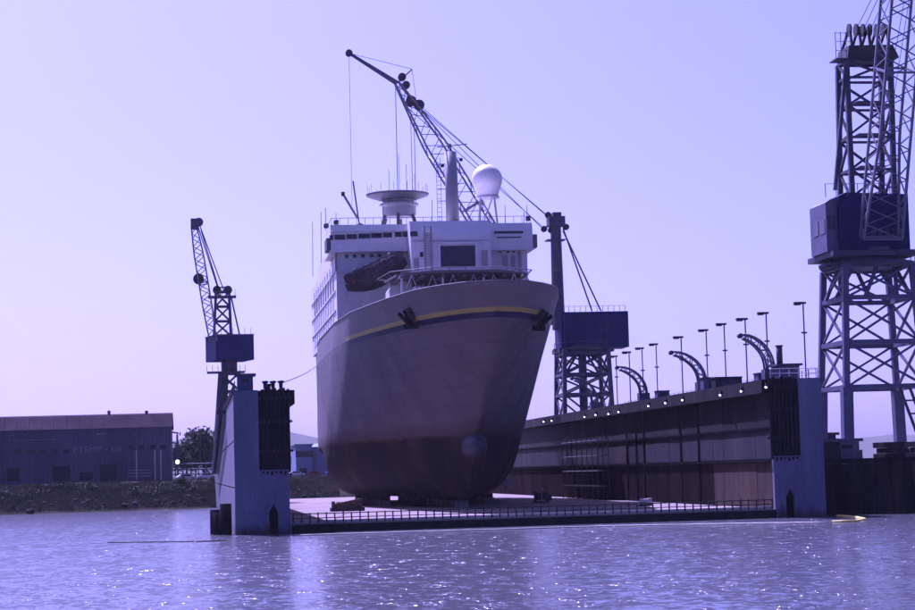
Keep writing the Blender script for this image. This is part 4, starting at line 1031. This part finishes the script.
def shed(name, x0, x1, y0, y1, z0, z1, m, mr, label, doors=2, wins=4, pitch=0, cat='shed'):
    t = root(name, ((x0+x1)/2, y0, z0), label, cat)
    cbox('wall', x0, x1, y0, y1, z0, z1, m, t)
    if pitch: part('roof', MB().prism([(y0-.5, z1+.003), (y1+.5, z1+.003), ((y0+y1)/2, z1+pitch)], x0-.4, x1+.4, 'x'), mr, t)
    else: cbox('roof', x0-.4, x1+.4, y0-.4, y1+.4, z1+.003, z1+.35, mr, t)
    for i in range(doors):
        x = x0+(x1-x0)*(i+.6)/(doors+.4); cbox('door', x-1.1, x+1.1, y0-.06, y0-.003, z0, z0+2.6, 'door_dark', t)
    for i in range(wins):
        x = x0+(x1-x0)*(i+.5)/wins; cbox('window', x-.7, x+.7, y0-.05, y0-.003, z0+(z1-z0)*.62, z0+(z1-z0)*.82, 'glass_dark', t)
    return t
shed('pier_shed', 80.5, 86, 262, 270, PZ, PZ+3.4, 'crane_blue', 'warehouse_roof', 'blue flat roofed shed on the pier between the crane legs', 1, 3)
shed('pier_shed', 73, 79, 232, 238, PZ, PZ+2.2, 'warehouse_wall', 'crane_dark', 'low dark site hut near the edge of the sheet pile pier', 1, 2)
for i, (x, y) in enumerate(((76.5, 214), (80, 213), (84, 209))):
    t = root('cargo_stack', (x, y, PZ), ('dark pile of timbers on the pier edge nearest the red post', 'dark pile of timbers under the pier crane', 'dark pile of timbers at the far corner of the pier edge')[i], 'timber pile')
    for k in range(9):
        xx = x-1.2+(k % 3)*.8+(.4 if k//3 == 1 else 0); part('timber', MB().box(xx, xx+.7, y-1.5, y+2.5, PZ+.002+(k//3)*.62, PZ+.6+(k//3)*.62), 'timber_dark', t)

# ------------------------------------------------------------------ left shore
GZ = 5.2; WY = 424.0
def B(x, y): return at(x, y, Y=WY)
wx1 = B(171, 440).x; wx0 = wx1-62; zt = B(100, 415).z; zf = B(100, 428.5).z
t = root('warehouse', ((wx0+wx1)/2, WY, GZ), 'long dark blue warehouse with pale roof band on the river bank', 'warehouse')
wall = cbox('wall', wx0, wx1, WY, WY+30, GZ-1.5, zf, 'warehouse_wall', t)
rf = part('roof', MB().prism([(WY-.5, zf+.003), (WY+30.5, zf+.003), (WY+30.5, zf+.8), (WY+15, zt+.6), (WY+3.5, zt)], wx0-.3, wx1+.3, 'x'), 'warehouse_roof', t)
for i in range(24):
    x = wx1-1.2-i*2.55
    beam('roof_seam', (x, WY-.52, zf+.05), (x, WY+3.48, zt+.03), .09, 'warehouse_roof', rf)
    beam('wall_rib', (x, WY-.05, GZ-1), (x, WY-.05, zf-.1), .12, 'warehouse_wall', wall)
for px in (108, 146): q = B(px, 414); part('vent', MB().lathe((q.x, WY+5, q.z-.4), [(.3, 0), (.3, .9), (.5, 1.0), (.1, 1.3)], 8), 'warehouse_roof', rf)
def wrect(nm, x0, x1, y0, y1, m, dep=.08):
    a, b2 = B(x0, y1), B(x1, y0); return part(nm, MB().box(a.x, b2.x, WY-dep-.12, WY-.003, a.z, b2.z), m, wall)
for (x0, x1, y0, y1) in ((7, 19, 468, 481), (53, 70, 466, 481), (80, 93, 472, 481), (100, 117, 464, 480.5)): wrect('door', x0, x1, y0, y1, 'door_dark')
for x in (131, 141, 153, 163): wrect('window', x-3, x+3, 445, 449.5, 'glass_dark')
for x in range(18, 126, 12):
    if not 70 < x < 124: wrect('window', x-3, x+3, 449.5, 453.5, 'glass_dark')
for x in range(14, 168, 11): wrect('window', x-2.6, x+2.6, 433.5, 435.5, 'pale_pane')
for y in (469.5, 472.5, 475.5): wrect('sign_board', 128, 151, y, y+1.6, 'text_white', .1)
wrect('gutter', 8, 60, 439.6, 440.5, 'text_white', .12)
for x in (136.5, 155, 161): wrect('downpipe', x-.4, x+.4, 450, 480, 'pale_steel', .15)
wrect('wall_light', 96, 106, 433, 434.5, 'text_white', .2)
tc_ = bpy.data.curves.new('lettering', 'FONT'); tc_.body = 'FTSMP - Ld'; tc_.size = 2.3; tc_.extrude = .03
to_ = bpy.data.objects.new('lettering', tc_); col.objects.link(to_)
dg = bpy.context.evaluated_depsgraph_get(); tm = bpy.data.meshes.new_from_object(to_.evaluated_get(dg)); bpy.data.objects.remove(to_)
tm.materials.clear(); tm.materials.append(MATS['text_white'])
lo = bpy.data.objects.new('lettering', tm); col.objects.link(lo); lo.parent = wall
q = B(73, 452.6); wt = max(v.co.x for v in tm.vertices); ww_ = B(121, 452).x-q.x
lo.rotation_euler = (R(90), 0, 0); lo.scale = (ww_/wt, .75, 1); lo.location = Vector((q.x, WY-.2, q.z))-base_of(wall)
# pipes and bracket at the warehouse end
q = B(170, 432); 
for dz in (0, 2.2): beam('bracket', (wx1, WY+.5, q.z-dz), (wx1+1.6, WY+.5, q.z-dz-.3), .3, 'crane_dark', t)
part('stack_pipe', MB().tube([(wx1+1.3, WY+.5, GZ-1), (wx1+1.3, WY+.5, q.z-.5)], .2, 8), 'crane_dark', t)
# added glowing globe on a post, standing in for a bright white spot
q = at(177.5, 462, Y=418)
t = root('bright_spot_globe', (q.x, 418, GZ-.5), 'added bright white globe on a post at the corner of the warehouse', 'lamp post')
beam('pole', (q.x, 418, GZ-.8), (q.x, 418, q.z-.4), .16, 'rail_grey', t, rnd=True)
part('globe', MB().lathe((q.x, 418, q.z), [(.1, -.4), (.34, -.24), (.42, 0), (.34, .24), (.1, .4)], 14), 'lamp_lit', t, True)
# fence and gantry between warehouse and dock
t = root('pipe_rack', (-1, 425, GZ), 'low dark pipe rack between the warehouse and the dock', 'pipe rack')
for i in range(6): beam('post', (-4+i*1.6, 425, GZ-1), (-4+i*1.6, 425, GZ+3.6), .25, 'crane_dark', t)
for z in (1.4, 2.4, 3.5): beam('pipe', (-4.4, 425, GZ+z), (4.6, 425, GZ+z), .3, 'crane_dark', t, rnd=True)

def car(x, y, z, ang, m, label):
    t = root('parked_car', (x, y, z), label, 'car'); t.rotation_euler = (0, 0, R(ang))
    def pl(nm, mb, mm, parent=t, sm=False):
        me = mb.mesh(nm, mm, sm); o = bpy.data.objects.new(nm, me); col.objects.link(o); o.parent = parent; return o
    pl('body', MB().prism([(-2.2, .35), (2.2, .35), (2.25, .75), (1.4, .95), (.8, 1.42), (-1.1, 1.42), (-1.7, .98), (-2.25, .85)], -.85, .85), m)
    pl('side_glass', MB().prism([(-1.05, 1.0), (1.1, 1.0), (.7, 1.34), (-.95, 1.34)], -.87, .87), 'glass_dark')
    pl('windscreen', MB().prism([(1.42, .97), (.84, 1.40), (.9, 1.42), (1.48, .99)], -.7, .7), 'glass_dark')
    for sx_ in (-1.35, 1.35):
        for s in (-1, 1):
            wq = pl('wheel', MB().tube([(sx_, s*.7, .33), (sx_, s*.9, .33)], .33, 14), 'tyre'); pl('rim', MB().tube([(sx_, s*.9, .33), (sx_, s*.92, .33)], .18, 10), 'pale_steel', wq)
    for s in (-1, 1): pl('headlight', MB().box(2.2, 2.27, s*.6-.15, s*.6+.15, .62, .76), 'pale_steel')
def gz(x, y): return land_h(x, y-interp(x, SHX, SHY))
for x, y, a, m, lab in ((-1.8, 411, 10, 'car_white', 'white parked car on the bank beside the corner of the warehouse'), (2.6, 413, -8, 'car_white', 'white parked car on the bank close to the dock wall'), (26, 520, 5, 'car_white', 'white parked car on the far yard seen between tower and ship'), (31, 524, -4, 'car_red', 'dark red parked car on the far yard between tower and ship'), (36, 522, 3, 'car_blue', 'dark blue parked car on the far yard close to the ship side')):
    car(x, y, gz(x, y)-.02, a, m, lab)
# far buildings and tanks seen between the left tower and the ship
q0, q1 = at(296, 462, Y=620), at(312, 445, Y=620)
shed('far_store', q0.x, q1.x, 620, 650, GZ, q1.z, 'far_blue', 'far_blue', 'pale blue store building far behind the dock, next to a round tank', 1, 4, 0, 'building')
q0 = at(320, 460, Y=640)
t = root('storage_tank', (q0.x, 640, GZ), 'pale blue round storage tank far behind the dock', 'tank')
zt_ = at(320, 448, Y=640).z
part('shell', MB().lathe((q0.x, 640, GZ), [(6, 0), (6, zt_-GZ)], 24), 'far_blue', t); part('tank_roof', MB().lathe((q0.x, 640, zt_), [(6.1, 0), (6.1, .3), (.3, 1.6)], 24), 'far_blue', t)
for i in range(3): beam('ladder', (q0.x-3+i*.5, 634.6, GZ), (q0.x-3+i*.5, 634.6, zt_), .12, 'rail_grey', t)
shed('far_shed', 150, 190, 640, 670, GZ, 13, 'far_blue', 'warehouse_roof', 'long pale shed far beyond the pier crane', 3, 6, 2.5, 'building')
shed('far_shed', 200, 214, 700, 720, GZ, 16, 'warehouse_wall', 'warehouse_roof', 'dark blocky building far beyond the pier crane', 1, 4, 0, 'building')

# rocks on the banks
def rock(x, y, r, label, group):
    bm = bmesh.new(); bmesh.ops.create_icosphere(bm, subdivisions=2, radius=r)
    for v in bm.verts:
        v.co *= 1+.35*noise.noise(v.co*1.3/r+Vector((x, y, 0))); v.co.z *= .65
    me = bpy.data.meshes.new('rock'); bm.to_mesh(me); bm.free(); me.materials.append(MATS['rock'])
    o = bpy.data.objects.new('rock', me); col.objects.link(o); o.location = (x, y, gz(x, y)+r*.15); tag(o, label, 'rock', group)
rng = random.Random(3)
for i in range(46):
    x = rng.uniform(-44, 2); d = rng.uniform(.5, 9); rock(x, interp(x, SHX, SHY)+d, rng.uniform(.25, .75), 'grey rock lying on the river bank below the warehouse', 'rocks on the bank below the warehouse')
for i in range(14):
    x = rng.uniform(14, 30); d = rng.uniform(.5, 9); rock(x, interp(x, SHX, SHY)+d, rng.uniform(.4, 1.0), 'grey rock on the far bank between the tower and the ship', 'rocks on the far bank')
# bushes and trees
def leaves(c, rx, rz, n, size, rg, clumps=14):
    cl = []
    for i in range(clumps):
        v = Vector((rg.gauss(0, 1), rg.gauss(0, 1), rg.gauss(0, 1))).normalized()*rg.uniform(.35, .9)
        cl.append((Vector((c[0]+v.x*rx, c[1]+v.y*rx, c[2]+v.z*rz)), rg.uniform(.3, .5)))
    mb = MB()
    for i in range(n):
        k, s = cl[rg.randrange(clumps)]
        v = Vector((rg.gauss(0, .5), rg.gauss(0, .5), rg.gauss(0, .45)))*s
        p = k+Vector((v.x*rx, v.y*rx, v.z*rz))
        a = Vector((rg.uniform(-1, 1), rg.uniform(-1, 1), rg.uniform(-1, 1))).normalized(); b2 = a.orthogonal().normalized(); s_ = size*rg.uniform(.6, 1.3)
        m0 = len(mb.v); mb.v += [tuple(p-a*s_), tuple(p+b2*s_*.5), tuple(p+a*s_), tuple(p-b2*s_*.5)]; mb.f.append((m0, m0+1, m0+2, m0+3))
    return mb, cl
def build_leaf(name, mb, m, parent, off):
    me = bpy.data.meshes.new(name); me.from_pydata([tuple(Vector(v)-off) for v in mb.v], [], mb.f); me.materials.append(MATS[m])
    o = bpy.data.objects.new(name, me); col.objects.link(o); o.parent = parent; return o
def tree(x, y, z, h, r, label, seed, m='leaf_a', n=2600, group=None):
    rg = random.Random(seed); t = root('tree', (x, y, z), label, 'tree', group)
    mb, cl = leaves((x, y, z+h*.62), r, h*.36, n, .32*max(1, r/3), rg)
    tr = MB().tube([(x, y, z-.5), (x+.1, y, z+h*.3), (x-.1, y+.1, z+h*.7)], .35*h/10, 8, .1)
    for k, s in cl: tr.tube([(x, y, z+h*.3), tuple(lerp((x, y, z+h*.45), k, .5)), tuple(k)], .09*h/10, 5, .03)
    part('trunk', tr, 'bark', t, True); build_leaf('crown', mb, m, t, Vector((x, y, z)))
for i, (px, pyt, Y, r, lab) in enumerate(((186, 440, 520, 4.5, 'rounded tree behind the pipe rack, nearest the warehouse'), (203, 430, 500, 5, 'tallest dense tree behind the dock wall near the warehouse'), (212, 436, 540, 5, 'dense tree partly hidden by the crane legs on the wing wall'), (195, 444, 560, 4, 'small tree between the two larger ones beyond the pipe rack'))):
    p = at(px, pyt, Y=Y); tree(p.x, Y, GZ, p.z-GZ, r, lab, 20+i)
for i, (px, pyt, Y) in enumerate(((300, 452, 760), (309, 455, 800), (318, 453, 780))):
    p = at(px, pyt, Y=Y); tree(p.x, Y, GZ, max(6, p.z-GZ), 6, 'bushy tree on the far yard between the tower and the ship', 40+i, 'leaf_b', 1200, 'far trees between tower and ship')
rg = random.Random(9)
for i in range(26):
    x = rg.uniform(-42, 1); d = rg.uniform(9, 18); y = interp(x, SHX, SHY)+d; r = rg.uniform(.7, 1.6); z = gz(x, y)
    t = root('bush', (x, y, z), 'low scrubby bush on the river bank below the warehouse', 'bush', 'bushes below the warehouse')
    mb, cl = leaves((x, y, z+r*.5), r*1.3, r*.7, 420, .2, rg, 8); st_ = MB()
    for k, s in cl: st_.tube([(x, y, z-.1), tuple(k)], .04, 4, .015)
    part('stem', st_, 'bark', t); build_leaf('foliage', mb, ('leaf_a', 'leaf_b')[i % 2], t, Vector((x, y, z)))
# bank grass: one mass
g = MB(); rg = random.Random(4)
for i in range(60000):
    x = rg.uniform(-48, 34); d = abs(rg.gauss(10, 7))+1.0; y = interp(x, SHX, SHY)+d
    if noise.noise((x*.15, y*.15, 8)) < -.8: continue
    z = gz(x, y); h = rg.uniform(.2, .65); a = rg.uniform(0, 6.28); dx, dy = .09*math.cos(a), .09*math.sin(a); lx, ly = rg.uniform(-.25, .25), rg.uniform(-.25, .25)
    m0 = len(g.v); g.v += [(x-dx, y-dy, z-.05), (x+dx, y+dy, z-.05), (x+lx, y+ly, z+h)]; g.f.append((m0, m0+1, m0+2))
me = bpy.data.meshes.new('grass'); me.from_pydata(g.v, [], g.f); me.materials.append(mat('grass_blade', (.14, .145, .09), .9, .4, .3, .3, (.19, .15, .11)))
o = bpy.data.objects.new('grass', me); col.objects.link(o); tag(o, 'rough grass growing on the river bank', None, None, 'stuff')

# ------------------------------------------------------------------ haze
hz = MB().box(-9400, 9400, -400, 9400, -1.8, 330)
me = bpy.data.meshes.new('haze'); me.from_pydata(hz.v, [], hz.f)
bm = bmesh.new(); bm.from_mesh(me); bmesh.ops.recalc_face_normals(bm, faces=bm.faces); bm.to_mesh(me); bm.free()
m = bpy.data.materials.new('haze_air'); m.use_nodes = True; nn_ = m.node_tree.nodes; nn_.remove(nn_['Principled BSDF'])
pv = nn_.new('ShaderNodeVolumePrincipled'); pv.inputs['Color'].default_value = (.9, .9, .95, 1); pv.inputs['Density'].default_value = .000028; pv.inputs['Anisotropy'].default_value = .3
m.node_tree.links.new(pv.outputs[0], nn_['Material Output'].inputs['Volume'])
me.materials.append(m); ho = bpy.data.objects.new('haze', me); col.objects.link(ho); tag(ho, 'pale summer haze over the river', None, None, 'stuff')
